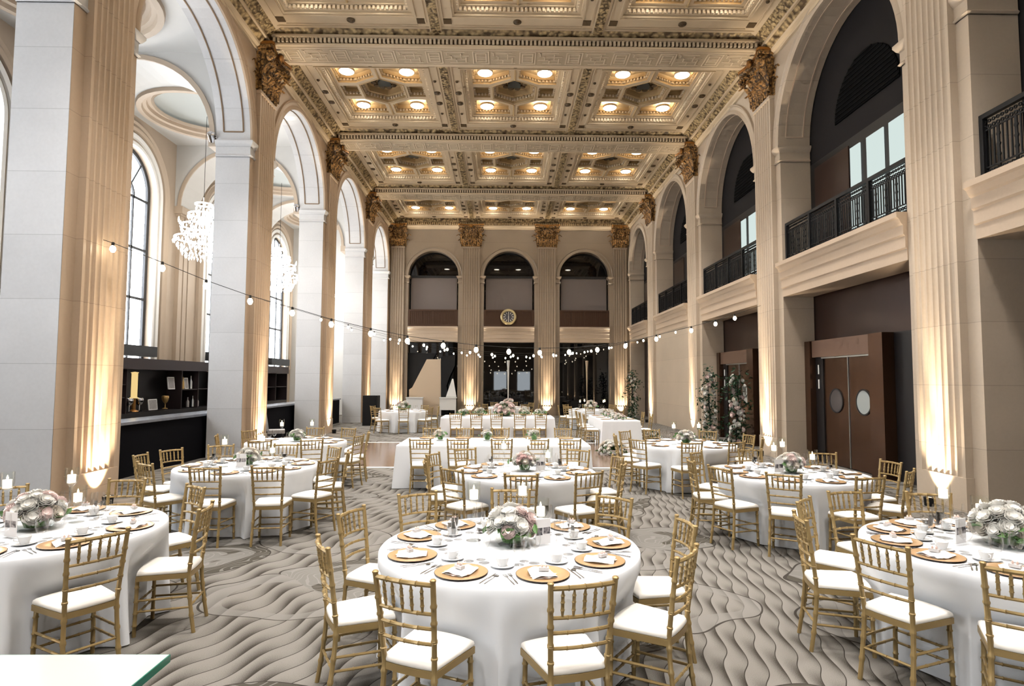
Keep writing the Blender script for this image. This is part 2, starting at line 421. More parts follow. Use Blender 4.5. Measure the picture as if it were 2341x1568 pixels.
soffits(BAYS[2:], XRW, XRB-.03, 'trim_6', 'beaded panels inside the right arches')

# ---- fluted pilasters with gilded capitals
def pil_shaft(w, nf, z0=.5, z1=9.22, dep=.12):
    pr = [(-w/2, 0), (-w/2, -dep)]; pitch = (w-.09)/nf; fw = pitch*.76
    for i in range(nf):
        c = -w/2 + .045 + pitch*(i+.5)
        pr += [(c + fw/2*math.cos(PI - PI*k/6), -dep + fw*.42*math.sin(PI*k/6)) for k in range(7)]
    pr += [(w/2, -dep), (w/2, 0)]
    b = MB().sweep(pr, [z0, z1], lambda z, x, y: (x, y, z))
    h = w/2
    b.box(-h-.02, h+.02, -dep-.012, 0, 0, .5)
    b.box(-h-.02, h+.02, -dep-.025, 0, 9.22, 9.30)
    return b
def leaf(b, x, ang, z0, h, w, d0, curl):
    """acanthus leaf: rises from z0, tip curls outward"""
    n, k = 8, 4; vs = []
    ca, sa = math.cos(ang), math.sin(ang)
    for i in range(n+1):
        t = i/n; ww = w*(.75 + .35*math.sin(PI*min(1, t*1.15))) * (1 if t < .75 else 1-(t-.75)*2.6)
        y = d0 + .02 + .03*t + curl*max(0, t-.45)**2*3.0
        z = z0 + h*(t if t < .85 else .85 + .15*math.sin((t-.85)/.15*PI)*.6 - (t-.85)*.9)
        for j in range(k+1):
            s_ = (j/k-.5)*2; rip = .025*math.cos(j*PI) + .03*(1-abs(s_))
            lx = s_*ww/2*(1+.12*math.sin(i*2.4)); ly = -(y + rip)
            vs.append((x + lx*ca - (ly+d0)*sa*1.0, ly*ca + lx*sa, z))
    fs = [(i*(k+1)+j, i*(k+1)+j+1, (i+1)*(k+1)+j+1, (i+1)*(k+1)+j) for i in range(n) for j in range(k)]
    b.add(vs, fs)
def capital(w):
    h = w/2; b = MB()
    st = [(9.30, h*.96, .13), (9.6, h*.93, .14), (9.95, h*1.0, .17), (10.25, h*1.14, .24), (10.34, h*1.2, .28)]
    vs = [p for (z, a, d) in st for p in ((-a, 0, z), (-a, -d, z), (a, -d, z), (a, 0, z))]
    b.add(vs, [(i*4+j, i*4+j+1, (i+1)*4+j+1, (i+1)*4+j) for i in range(4) for j in range(3)])
    nl = 4 if w > .9 else 3
    for i in range(nl): leaf(b, -h + w*(i+.5)/nl, 0, 9.30, .48, w/nl*.95, .12, .22)
    for i in range(nl+1): leaf(b, -h + w*i/nl, 0, 9.42, .68, w/nl*.9, .13, .34)
    for sx in (-1, 1):
        leaf(b, sx*h*.98, sx*PI/2, 9.30, .5, .16, .06, .2); leaf(b, sx*h*.98, sx*PI/2, 9.42, .7, .16, .08, .3)
        for k, (rr, yy) in enumerate(((.135, -.36), (.10, -.40), (.055, -.44))):   # volute scroll
            b.lathe([(rr*.35, -.05), (rr, -.05), (rr, .05), (rr*.35, .05), (rr*.35, -.05)], 14, (sx*h*1.16, yy, 10.17), 'y')
        b.tube([(sx*h*.25, -.2, 9.8), (sx*h*.55, -.27, 10.1), (sx*h*.95, -.34, 10.28), (sx*h*1.2, -.38, 10.25)], [.03,.035,.04,.04], 6)
    # abacus with concave front
    fr = [(-h*1.36, -.42), (-h*1.2, -.46)] + [(x*h, -.34 - .10*abs(x)**2) for x in (-.8,-.4,0,.4,.8)] + [(h*1.2, -.46), (h*1.36, -.42)]
    ab = [(-h*1.3, 0)] + fr + [(h*1.3, 0)]
    b.prism(ab, 10.34, 10.43, XY); 
    b2 = MB().prism([(p[0]*1.03, p[1]*1.06) for p in ab], 10.43, 10.50, XY)
    b2.lathe([(0,-.06),(.09,-.05),(.11,0),(.07,.04),(0,.05)], 10, (0,-.42,10.40), 'y')
    return b, b2
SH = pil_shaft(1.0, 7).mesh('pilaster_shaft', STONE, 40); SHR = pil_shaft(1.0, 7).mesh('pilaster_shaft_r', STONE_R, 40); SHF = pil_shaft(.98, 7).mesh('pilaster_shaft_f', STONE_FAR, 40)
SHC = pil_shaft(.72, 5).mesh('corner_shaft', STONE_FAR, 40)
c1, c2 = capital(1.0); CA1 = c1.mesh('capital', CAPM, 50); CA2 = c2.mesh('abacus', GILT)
c1, c2 = capital(.72); CB1 = c1.mesh('capital_s', CAPM, 50); CB2 = c2.mesh('abacus_s', GILT)
WORD = ['nearest', 'second', 'third', 'fourth']
def pilaster(x, y, rz, sh, ca, ab, label):
    p = thing('pilaster', label, 'pilaster', (x, y, 0), rz, 'fluted pilasters of the hall', kind='structure')
    part('shaft', sh, p); c = part('capital', ca, p, label='gilded leafy capital'); part('abacus', ab, c)
for k, y in enumerate(PC[2:]):
    pilaster(XLW, y, PI/2, SH, CA1, CA2, 'fluted stone pilaster with gilded capital on left wall, ' + (['just out of frame','nearest','second','third','farthest'][k]))
    pilaster(XRW, y, -PI/2, SHR, CA1, CA2, 'fluted stone pilaster with gilded capital on right wall, ' + (['just out of frame','nearest','second','third','farthest'][k]))
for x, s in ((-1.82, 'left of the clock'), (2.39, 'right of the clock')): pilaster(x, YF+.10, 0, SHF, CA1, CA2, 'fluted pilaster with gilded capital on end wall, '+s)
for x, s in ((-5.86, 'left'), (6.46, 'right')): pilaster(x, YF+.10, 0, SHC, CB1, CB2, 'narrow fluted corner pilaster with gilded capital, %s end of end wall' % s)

# ---- entablatures over the lower openings and balcony railings
EP = [(.02,4.02),(.02,4.22),(.05,4.24),(.05,4.44),(.08,4.47),(.08,4.63),(.11,4.66),(.15,4.74),(.19,4.77),(.19,4.86),(-.72,4.86),(-.72,4.02),(.02,4.02)]
BN = ['', '', '', 'first', 'second', 'third', 'far']
for i, (m, r) in enumerate(BAYS):
    if i < 2: continue
    nm = ['nearest, cut by the right frame edge', 'over the double doors', 'over the flower columns', 'over the narrow black doorway', 'in the far corner'][i-2]
    b = MB().sweep(EP, [m-r+.003, m+r-.003], lambda s, a, z: (XRW-a, s, z))
    struct('balcony_ledge', b.mesh('balcony_ledge', ENTAB), 'moulded stone balcony ledge on the right wall, '+nm, 'ledge')
    L = 2*r - .06
    t = thing('balcony_railing', 'black iron balcony railing on the right wall, '+nm, 'railing', (XRW+.10, m, 4.862), -PI/2, 'iron balcony railings')
    part('top_rail', MB().box(-L/2, L/2, -.035, .035, .93, 1.0).mesh('top_rail', IRON), t)
    part('bottom_rail', MB().box(-L/2, L/2, -.03, .03, .0, .07).mesh('bottom_rail', IRON), t)
    npo = 5
    for q in range(npo):
        x = -L/2 + .04 + (L-.08)*q/(npo-1)
        part('post', MB().box(x-.035, x+.035, -.04, .04, .07, .93).mesh('post', IRON), t)
    g = MB(); nb = int(L/.075)
    for q in range(1, nb):
        x = -L/2 + L*q/nb
        wd = .011 if q % 4 else .022
        g.box(x-wd, x+wd, -.008, .008, .2 if q % 4 else .07, .74)
        for zz, rr in ((.125, .034), (.79, .034), (.87, .03)):
            g.lathe([(rr*.55, -.008), (rr, -.008), (rr, .008), (rr*.55, .008), (rr*.55, -.008)], 8, (x, 0, zz), 'y')
        if q % 4 == 0:
            for zz in (.32, .47, .62): g.lathe([(0,-.012),(.033,-.01),(.033,.01),(0,.012)], 8, (x, 0, zz), 'y')
    g.box(-L/2, L/2, -.01, .01, .18, .20); g.box(-L/2, L/2, -.01, .01, .735, .755)
    part('grille', g.mesh('grille', IRON), t)
for j, (m, r) in enumerate(FB):
    s = ['left', 'middle', 'right'][j]
    b = MB().sweep(EP, [m-r+.003, m+r-.003], lambda q, a, z: (q, YF+.10-a*.8, z))
    struct('balcony_ledge', b.mesh('balcony_ledge_f', ENTAB), 'moulded stone ledge on the end wall, %s bay' % s, 'ledge')
    t = thing('balcony_railing', 'brown bronze railing of %s balcony on end wall' % s, 'railing', (m, YF+.12, 4.862), 0, 'bronze balcony railings')
    L = 2*r-.04
    part('top_rail', MB().box(-L/2, L/2, -.03, .03, .86, .94).mesh('ftop', RAILB), t); part('bottom_rail', MB().box(-L/2, L/2, -.03, .03, 0, .10).mesh('fbot', RAILB), t)
    g = MB(); nb = 26
    for q in range(nb+1):
        x = -L/2 + L*q/nb; g.box(x-.014, x+.014, -.01, .01, .1, .86)
    for q in range(5):
        x = -L/2 + .05 + (L-.1)*q/4; g.box(x-.05, x+.05, -.025, .025, .1, .86)
    g.box(-L/2, L/2, .012, .02, .1, .86)
    part('grille', g.mesh('fgrille', RAILB), t)
b = MB()
for m, r in FB:
    n = 30; b.sweep([(0,0),(0,.05),(.06,.06),(.14,.03),(.20,.06),(.22,0)], [PI*i/n for i in range(n+1)], lambda a, p, q: (m-(r+p)*math.cos(a), YF+.10-q, 7.68+(r+p)*math.sin(a)))
    for e, d in ((m-r, 1), (m+r, -1)):
        b.sweep(PROF, [(YF+.5, e, (0, d)), (YF+.10, e, (-1, d)), (YF+.10, e-d*.24, (-1, 0))], lambda s, a, z: (s[1]+s[2][1]*a, s[0]+s[2][0]*a, 7.68+z))
struct('trim_7', b.mesh('trim_7', STONE_FAR, 35), 'archivolts and imposts of the three end wall arches', 'moulding')

# clock on the middle balcony
t = thing('wall_clock', 'round brass wall clock with dark face on middle bronze balcony', 'clock', (.27, YF-.02, 5.40), 0)
b = MB().lathe([(.30,-.02),(.33,-.06),(.40,-.07),(.44,-.03),(.44,.08),(.30,.08),(.30,-.02)], 36, (0,0,0), 'y'); part('bezel', b.mesh('bezel', BRASS, 40), t)
part('face', MB().lathe([(0,-.01),(.31,-.01),(.31,.05),(0,.05)], 36, (0,0,0), 'y').mesh('face', CLKF), t)
b = MB()
for q in range(12):
    a = PI*q/6; M = Matrix.Rotation(a, 4, 'Y')
    b.merge(MB().add([(-.012,-.018,.17),(.012,-.018,.17),(.026,-.018,.28),(-.026,-.018,.28)], [(0,1,2,3)]), M)
part('numerals', b.mesh('numerals', CREAM), t)
part('hand', MB().box(-.018,.018,-.03,-.022,-.26,.04).mesh('hand1', CREAM), t, label='cream hand pointing down'); part('hand', MB().box(-.013,.013,-.036,-.03,-.03,.2).mesh('hand2', CREAM), t)

# end wall glazing and blinds
struct('window_1', MB().box(-6.4, 7.0, YF+.56, YF+.60, 0, 11).mesh('endglass', DGLASS), 'black mirror-like glazing behind the end wall openings', 'window')
for j, (m, r) in enumerate(FB):
    s = ['left', 'middle', 'right'][j]
    t = thing('roller_blind', 'taupe roller blind in the %s upper bay of the end wall' % s, 'blind', (m, YF+.46, 5.0), 0, 'taupe blinds of the end wall')
    part('fabric', MB().box(-r+.10, r-.10, -.01, .01, .6, 2.62).mesh('blind', SCRIM), t); part('head_rail', MB().box(-r+.02, r-.02, -.05, .04, 2.62, 2.74).mesh('headrail', BLACKM), t)

# ---- gallery behind the right arches and the dark openings below
struct('wall_gallery', MB().box(XRB, XRB+.2, -10, 33.6, 4.5, 11.2).mesh('gallery', GREYW), 'dark grey gallery wall behind the right arches', 'wall')
struct('wall_portal', MB().box(XRB, XRB+.2, -10, 33.6, 0, 4.5).mesh('portal_wall', BROWNM), 'dark brown bronze wall behind the right doorways', 'wall')
for i, (m, r) in enumerate(BAYS):
    if i < 3 or i > 6: continue
    nm = ['first', 'second', 'third', 'far'][i-3]; 
    w = struct('window_%d' % (i-1), None, '%s gallery window with arched black louver on the right wall' % nm, 'window')
    b = MB().prism(arcpts(m, 1.16 if i < 6 else .9, 7.9, 20) , XRB-.01, XRB-.03, LYZ)
    lv = part('louver', b.mesh('louver', BLACKV), w, label='black half-round louver')
    b = MB()
    for q in range(12):
        z = 7.95 + q*.095; hw = math.sqrt(max(0, (1.14 if i<6 else .88)**2 - (z-7.9)**2)); b.box(XRB-.045, XRB-.03, m-hw, m+hw, z, z+.03)
    part('slat', b.mesh('slats', pmat('louver_slat', (.004,.004,.0045), .8, 0, .1)), lv, kind='stuff')
    part('dark_panel', MB().box(XRB-.03, XRB, m-r+.02, m+r-.02, 4.87, 7.35).mesh('dpanel', BLACKM), w)
    part('brown_panel', MB().box(XRB-.05, XRB-.03, m+.62, m+r-.25, 4.9, 7.2).mesh('bpanel', BROWNM), w)
    if i in (3, 4):
        for (a, c) in ((.17,.54), (-.64,-.07), (-1.37,-.82), (-2.1,-1.55)):
            part('pane', MB().box(XRB-.06, XRB-.035, m+a, m+c, 4.95, 7.1).mesh('pane', WHITEG), w, label='glowing frosted pane')
    if i == 6: part('pane', MB().box(XRB-.06, XRB-.035, m-.9, m+.5, 4.95, 6.3).mesh('pane', WHITEG), w, label='glowing frosted pane')
# infill wall with the black doorway in the third bay
m, r = BAYS[5]
D0, D1 = 23.66, 24.55
po = [(m-r, 0), (D0, 0), (D0, 2.16), (D1, 2.16), (D1, 0), (m+r, 0), (m+r, 4.03), (m-r, 4.03)]
struct('wall_infill', MB().prism([(m-r-.02,0),(D0,0),(D0,2.16),(D1,2.16),(D1,0),(m+r+.02,0),(m+r+.02,4.02),(m-r-.02,4.02)], XRW+.04, XRB-.03, LYZ).mesh('infill', STONE_R), 'stone infill wall with a narrow black doorway on the right', 'wall')
d3 = struct('door_3', MB().box(XRW+.35, XRW+.4, D0, D1, 0, 2.16).mesh('door3', BLACKM), 'narrow black doorway in the right wall infill', 'door')
part('door_frame', MB().box(XRW+.02, XRW+.06, D1, D1+.05, 0, 2.2).box(XRW+.02, XRW+.06, D0-.05, D0, 0, 2.2).box(XRW+.02, XRW+.06, D0-.05, D1+.05, 2.16, 2.21).mesh('door3f', SOFL), d3)

def portal(i, n, label):
    m = BAYS[i][0]; o = m - 12.61
    X0, X1 = 7.46, XRB
    d = struct('door_%d' % n, None, label, 'door')
    part('header', MB().box(X0+.04, X1, 12.3+o, 14.67+o, 2.5, 2.9).mesh('header', BRONZL), d, label='lighter bronze header panel')
    part('side_frame', MB().box(X0-.01, X1, 11.84+o, 12.3+o, 0, 2.9).mesh('sf1', BRONZE), d)
    part('side_frame', MB().box(X0, X1, 14.70+o, 14.95+o, 0, 2.9).mesh('sf2', BRONZE), d)
    part('void_panel', MB().box(X1-.06, X1-.01, 10.3+o, 11.84+o, 0, 2.9).mesh('void', BLACKM), d, label='black sheet for the dark of the doorway beside the doors')  # flat black sheet paints the darkness of the opening
    part('steel_strip', MB().box(X0+.12, X0+.16, 12.3+o, 14.40+o, 2.465, 2.5).mesh('strip', STEEL), d)
    part('jamb', MB().box(X0+.14, X1, 14.36+o, 14.70+o, 0, 2.5).mesh('djamb', BLACKM), d)
    for q, (a, c) in enumerate(((12.30, 13.33), (13.39, 14.36))):
        lf = part('door_leaf', MB().box(X0+.17, X0+.22, a+o, c+o, .02, 2.46).mesh('leaf', BRONZE), d)
        cy = (a+c)/2 + o
        part('porthole', MB().lathe([(0,-.012),(.25,-.012),(.25,0),(0,0)], 28, (X0+.17, cy-.02, 1.485), 'x').mesh('porthole', pmat('porthole_glass', (.36,.40,.40) if q == 0 else (.09,.08,.08), .12)), lf, label='round porthole window')
        part('porthole_rim', MB().lathe([(.25,-.02),(.28,-.02),(.28,.0),(.25,0),(.25,-.02)], 28, (X0+.17, cy-.02, 1.485), 'x').mesh('prim', BLACKM), lf)
    part('edge_strip', MB().box(X0+.15, X0+.18, 13.335+o, 13.35+o, .02, 2.46).mesh('estrip', STEEL), d, label='steel strip between the door leaves')
    for z in (1.75, 2.1): part('handle', MB().tube([(X0+.12, 14.52+o, z), (X0+.12, 14.52+o, z+.22)], .018, 8).mesh('dh', WHITE), d, label='short white pull handle')
portal(3, 1, 'bronze double doors with two round portholes on the right')
portal(4, 2, 'bronze double doors behind the flower columns')
part_b4 = struct('door_4', MB().box(XRB-.06, XRB-.01, 29.4, 30.6, 0, 2.6).mesh('door4', BLACKM), 'black doorway in the far right bay', 'door')

# ---- ceiling: beams, coffers, cornices
CXS = (-3.84, .30, 4.44)
def beam(yc, name):
    b = MB().box(-6.0, 6.6, yc-.5, yc+.5, ZC, ZP+.3)
    be = struct('ceiling_beam', b.mesh('ceiling_beam', CEIL), name, 'ceiling beam')
    part('fret_ground', MB().box(-5.9,6.5,yc-.40,yc+.40,ZC-.003,ZC+.01).mesh('fret_ground', FRETB), be)
    g = MB(); mz = ZC
    # carved fret on the soffit
    def bar(x0, x1, y0, y1): g.box(x0, x1, yc+y0, yc+y1, mz-.014, mz+.002)
    w = .028
    for y in (-.38, .38): bar(-5.9, 6.5, y-w/2, y+w/2)
    un = 1.24
    for q in range(10):
        x = -5.9 + q*un
        for (s_, h_) in ((.0, .28), (.07, .19)):
            bar(x+.08+s_, x+.52-s_, h_, h_+w); bar(x+.08+s_, x+.52-s_, -h_-w, -h_); bar(x+.08+s_, x+.08+s_+w, -h_, h_); bar(x+.52-s_-w, x+.52-s_, -h_, h_)
        bar(x+.18, x+.42, -.06, -.06+w); bar(x+.18, x+.42, .04, .04+w)
        for k in range(4):
            yy = -.27 + k*.17; bar(x+.58 + (k % 2)*.12, x+1.12 + (k % 2)*.1, yy, yy+w)
        for k, (a, c) in enumerate(((-.27,-.10),(-.10,.07),(.07,.28),(-.2,.1),(.0,.28))): bar(x+.62+k*.125, x+.62+k*.125+w, a, c)
    part('fret_carving', g.mesh('fret', FRETL), be)
    g = MB()
    for sy in (-1, 1):
        for q in range(116):
            x = -5.95 + q*.108; y = yc + sy*.5
            g.box(x, x+.06, min(y, y+sy*.07), max(y, y+sy*.07), ZC+.06, ZC+.17)
    part('dentil', g.mesh('dentils', FRETL), be, kind='stuff')
    g = MB()
    for sy in (-1, 1):
        y = yc+sy*.5
        g.box(-6.0, 6.6, min(y, y+sy*.02), max(y, y+sy*.02), ZC+.0, ZC+.045); g.box(-6.0, 6.6, min(y, y+sy*.11), max(y, y+sy*.11), ZC+.18, ZC+.235)
    part('fillet', g.mesh('fillets', CEIL), be)
    g = MB()
    for sy in (-1, 1): g.add([(-6.0, yc+sy*.5, ZC+.235), (6.6, yc+sy*.5, ZC+.235), (6.6, yc+sy*.70, ZP-.003), (-6.0, yc+sy*.70, ZP-.003)], [(0,1,2,3)])
    part('leaf_band', g.mesh('beam_leaf', EGG), be)
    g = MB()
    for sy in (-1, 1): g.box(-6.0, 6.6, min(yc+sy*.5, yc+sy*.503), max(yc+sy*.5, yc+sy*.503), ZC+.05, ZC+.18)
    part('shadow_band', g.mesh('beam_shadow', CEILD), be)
for k, yc in enumerate(PC[1:]):
    beam(yc, 'carved gilded ceiling beam with fret soffit, ' + ['behind the camera', 'above the camera', 'nearest', 'second', 'third', 'farthest'][k])

def coffer_meshes():
    """one coffer, centre at origin, z up from the plate; hole 3.1 x 3.6"""
    hx, hy = 1.55, 1.80
    rect = lambda a, c: [(-a,-c),(a,-c),(a,c),(-a,c)]
    pl = MB(); OX, OY = 2.07, 2.61
    pl.face(rect(OX, OY), 0, XY, [rect(hx, hy)])
    # stepped reveal
    steps = [(hx,hy,0),(hx,hy,.06),(hx-.07,hy-.07,.06),(hx-.07,hy-.07,.16),(hx-.16,hy-.16,.16),(hx-.16,hy-.16,.20)]
    for (a,c,z),(a2,c2,z2) in zip(steps[:-1], steps[1:]):
        p, q = rect(a,c), rect(a2,c2)
        pl.add([(x,y,z) for x,y in p] + [(x,y,z2) for x,y in q], [(i,(i+1)%4,4+(i+1)%4,4+i) for i in range(4)])
    ix, iy = hx-.16, hy-.16
    hexr = .78; hexo = [(hexr*.95*math.sin(PI/3*k), hexr*math.cos(PI/3*k)) for k in range(6)]
    g = .075
    holes = [hexo]
    for sx in (-1,1):
        for sy in (-1,1):
            # corner cell: pentagon cut by the hexagon
            pts = [(ix-.10, iy-.10), (.12, iy-.10), (.12, hexr+.14), (hexr*.83+.10, hexr*.5+.16), (ix-.10, hexr*.5+.16)]
            pts = [(sx*x, sy*y) for x, y in pts]
            holes.append(pts if sx*sy > 0 else pts[::-1])
        side = [(hexr*.83+.12, -.34), (ix-.10, -.34), (ix-.10, .34), (hexr*.83+.12, .34)]
        holes.append([(sx*x, y) for x, y in (side if sx > 0 else side[::-1])])
    pl.face(rect(ix, iy), .20, XY, holes)
    rc = MB(); dn = MB()
    for hi, h in enumerate(holes):
        dep = .34 if hi == 0 else .26; n = len(h)
        cx = sum(p[0] for p in h)/n; cy = sum(p[1] for p in h)/n
        ins = [(cx+(x-cx)*.9, cy+(y-cy)*.9) for x, y in h] if hi else [(x*.8, y*.8) for x, y in h]
        rc.add([(x,y,.20) for x,y in h] + [(x,y,.20+dep*.5) for x,y in h] + [(x,y,.20+dep*.5) for x,y in ins] + [(x,y,.20+dep) for x,y in ins],
               [(i+o*n, (i+1)%n+o*n, (i+1)%n+(o+1)*n, i+(o+1)*n) for o in range(3) for i in range(n)] + [tuple(3*n+i for i in range(n))])
        for i in range(n):                             # little dentils on each side
            p, q = Vector(h[i]), Vector(h[(i+1)%n]); L = (q-p).length; k = max(2, int(L/.10)); t = (q-p)/L; nn = Vector((cx,cy))-((p+q)/2); nn.normalize()
            for j in range(k):
                a = p + t*(L*(j+.25)/k); c = a + t*(L*.5/k)
                z0, z1 = .20+dep*.25, .20+dep*.5-.01
                v = [a, c, c+nn*.05, a+nn*.05]
                dn.add([(w.x,w.y,z0) for w in v] + [(w.x,w.y,z1) for w in v], [(0,1,2,3),(0,1,5,4),(1,2,6,5),(2,3,7,6),(3,0,4,7)])
    for (a, c, ax) in ((hx, hy, 0), (hx, hy, 1)):
        L = a if ax == 0 else c; k = int(2*L/.105)
        for j in range(k):
            u = -L + 2*L*(j+.2)/k; v = u + .06
            for s_ in (-1, 1):
                e = (c if ax == 0 else a)-.069; e2 = e-.05
                if ax == 0: dn.box(u, v, min(s_*e, s_*e2), max(s_*e, s_*e2), .065, .15)
                else: dn.box(min(s_*e, s_*e2), max(s_*e, s_*e2), u, v, .065, .15)
    db = MB()
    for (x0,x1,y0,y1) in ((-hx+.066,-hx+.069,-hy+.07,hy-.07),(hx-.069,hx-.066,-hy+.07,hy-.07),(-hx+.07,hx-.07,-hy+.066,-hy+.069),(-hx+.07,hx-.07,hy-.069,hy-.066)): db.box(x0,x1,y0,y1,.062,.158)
    # plate borders, bosses, corner squares
    bd = MB(); bs = MB()
    for (x0,x1,y0,y1) in ((-hx-.05,hx+.05,-hy-.09,-hy-.05),(-hx-.05,hx+.05,hy+.05,hy+.09),(-hx-.09,-hx-.05,-hy-.09,hy+.09),(hx+.05,hx+.09,-hy-.09,hy+.09),
                          (-hx-.1,hx+.1,-hy-.44,-hy-.41),(-hx-.1,hx+.1,hy+.41,hy+.44),(-hx-.32,-hx-.29,-hy-.3,hy+.3),(hx+.29,hx+.32,-hy-.3,hy+.3),
                          (-hx-.37,hx+.37,-hy-.53,-hy-.50),(-hx-.37,hx+.37,hy+.50,hy+.53)):
        bd.box(x0,x1,y0,y1,-.025,.001)
    for (x, y) in ((0,-hy-.25),(0,hy+.25),(-hx-.19,.35),(-hx-.19,-.35),(hx+.19,.35),(hx+.19,-.35),(-hx-.19,1.1),(hx+.19,1.1),(-hx-.19,-1.1),(hx+.19,-1.1)):
        big = .105 if abs(y) != 1.1 else .045
        bs.lathe([(big,.0),(big,-.02),(big*.8,-.035),(big*.6,-.02),(big*.3,-.05),(0,-.055)], 14, (x,y,0))
    for sx in (-1,1):
        for sy in (-1,1): bs.box(sx*(hx+.19)-.10, sx*(hx+.19)+.10, sy*(hy+.25)-.10, sy*(hy+.25)+.10, -.02, .0)
    # ribs between the cells
    rb = MB()
    for k in range(6):
        p, q = hexo[k], hexo[(k+1)%6]
        for f in (1.06,): rb.tube([(p[0]*f, p[1]*f, .195), (q[0]*f, q[1]*f, .195)], .016, 6)
    for s_ in (-1,1): rb.tube([(0, s_*.84, .195), (0, s_*iy, .195)], .03, 6)
    em = MB(); em.prism([(-.2,.22),(.2,.22),(.2,-.02),(.1,-.18),(0,-.26),(-.1,-.18),(-.2,-.02)], .46, .52, XY)
    le = MB()
    for k in range(10):
        a = 2*PI*k/10; le.lathe([(0,.44),(.09,.47),(.1,.5),(0,.53)], 8, (.33*math.cos(a), .33*math.sin(a), 0))
    return dict(plate=pl.mesh('coffer_plate', CEIL), recess=rc.mesh('coffer_recess', CEILR), dentil=dn.mesh('coffer_dentils', FRETL), shadow_band=db.mesh('coffer_shadow', CEILD), border=bd.mesh('coffer_border', CEIL),
                boss=bs.mesh('coffer_boss', CEILD), rib=rb.mesh('coffer_rib', CEILR, 40), emblem=em, wreath=le.mesh('coffer_wreath', CEILD, 40))
CM = coffer_meshes()
EMR = CM['emblem'].mesh('emblem_red', pmat('red_emblem', (.35,.03,.03), .5)); EMG = CM['emblem'].mesh('emblem_dark', pmat('dark_emblem', (.05,.055,.05), .5))
LD = MB().lathe([(0,-.03),(.20,-.03),(.22,0),(.22,.03),(0,.03)], 24).mesh('light_lens', DISC)
LR = MB().lathe([(.221,-.02),(.235,-.018),(.235,.05),(.221,.05),(.221,-.02)], 24).mesh('light_ring', CEIL)
YB = [(-6.05,'behind the camera'),(.17,'over the camera'),(6.39,'first bay'),(12.61,'second bay'),(18.83,'third bay'),(25.05,'fourth bay'),(31.1,'last bay')]
CL = ['left','centre','right']; LQ = ['near left','near right','far left','far right']
LXO = (-.92, .90)
for bi, (yb, bn) in enumerate(YB):
    if bi == 0: continue
    for ci, cx in enumerate(CXS):
        sy = 1.0 if bi < 6 else .86
        c = struct('ceiling_coffer', None, 'gilded ceiling coffer with central hexagon, %s of %s' % (CL[ci], bn), 'ceiling')
        c.location = (cx, yb, ZP); c.scale = (1, sy, 1)
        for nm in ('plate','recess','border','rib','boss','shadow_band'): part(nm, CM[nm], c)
        part('dentil', CM['dentil'], c, kind='stuff')
        w = part('emblem', EMR if ci == 0 and bi == 3 else EMG, c); part('wreath', CM['wreath'], w)
        for q, (dx, dy) in enumerate(((-.91,-1.12),(.91,-1.12),(-.91,1.12),(.91,1.12))):
            dim = bi >= 5
            t = thing('ceiling_light', 'round ceiling light in %s cell of %s coffer, %s' % (LQ[q], CL[ci], bn), 'ceiling light', (cx+dx*.985, yb+dy*sy, ZP+.27), 0, 'round lights of the coffered ceiling')
            part('lens', LD, t); part('ring', LR, t)
# leaf garlands between the coffers
for x in (-1.77, 2.37):
    b = MB()
    for yb, _ in YB[1:]:
        b.box(x-.115, x+.115, yb-2.6, yb+2.6, ZP-.05, ZP+.02)
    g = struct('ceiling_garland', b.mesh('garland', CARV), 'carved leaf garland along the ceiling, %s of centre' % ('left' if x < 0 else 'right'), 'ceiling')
    b = MB()
    for yb, _ in YB[1:]:
        for s_ in (-1, 1): b.box(x+s_*.135-.02, x+s_*.135+.02, yb-2.6, yb+2.6, ZP-.035, ZP+.02)
    part('fillet', b.mesh('garland_fillet', CEIL), g)
# cornice along both side walls and the end wall
CP = [(0,10.30),(.05,10.32),(.05,10.38),(.10,10.42),(.12,10.46)]
for sx, xw, s in ((1, XLW, 'left'), (-1, XRW, 'right')):
    y0, y1 = -10, YF+.12
    cr = struct('trim_8' if s == 'left' else 'trim_9', MB().sweep([(0,10.28),(.05,10.30),(.06,10.36),(.12,10.40),(.14,10.45),(0,10.45)], [y0, y1], lambda q, a, z: (xw+sx*a, q, z)).mesh('cornice', CEIL), 'gilded cornice along the top of the %s wall' % s, 'moulding')
    part('egg_band', MB().sweep([(.14,10.45),(.26,10.55),(.26,10.57),(.14,10.57)], [y0, y1], lambda q, a, z: (xw+sx*a, q, z)).mesh('egg_band', EGG), cr)
    part('fillet', MB().sweep([(.26,10.57),(.32,10.57),(.32,10.63),(.0,10.63)], [y0, y1], lambda q, a, z: (xw+sx*a, q, z)).mesh('corn_fillet', CEIL), cr)
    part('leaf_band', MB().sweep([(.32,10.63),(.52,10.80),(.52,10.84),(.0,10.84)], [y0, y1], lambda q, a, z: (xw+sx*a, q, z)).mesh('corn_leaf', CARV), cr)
    part('top_board', MB().sweep([(.48,10.80),(.70,10.86),(.70,10.9),(.0,10.9)], [y0, y1], lambda q, a, z: (xw+sx*a, q, z)).mesh('corn_top', CEIL), cr)
cr = struct('trim_10', MB().sweep([(0,10.28),(.05,10.30),(.06,10.38),(.12,10.44),(.14,10.50),(0,10.50)], [-6.3, 6.9], lambda q, a, z: (q, YF+.1-a, z)).mesh('cornice_far', CEIL), 'gilded cornice along the top of the end wall', 'moulding')
g = MB()
for q in range(118): g.box(-6.2+q*.11, -6.2+q*.11+.06, YF-.14, YF-.02, 10.52, 10.64)
part('dentil', g.mesh('far_dentils', CEILR), cr, kind='stuff'); part('band', MB().box(-6.3, 6.9, YF-.05, YF+.1, 10.5, 10.66).box(-6.3,6.9,YF-.22,YF+.1,10.66,10.86).mesh('far_band', EGG), cr)
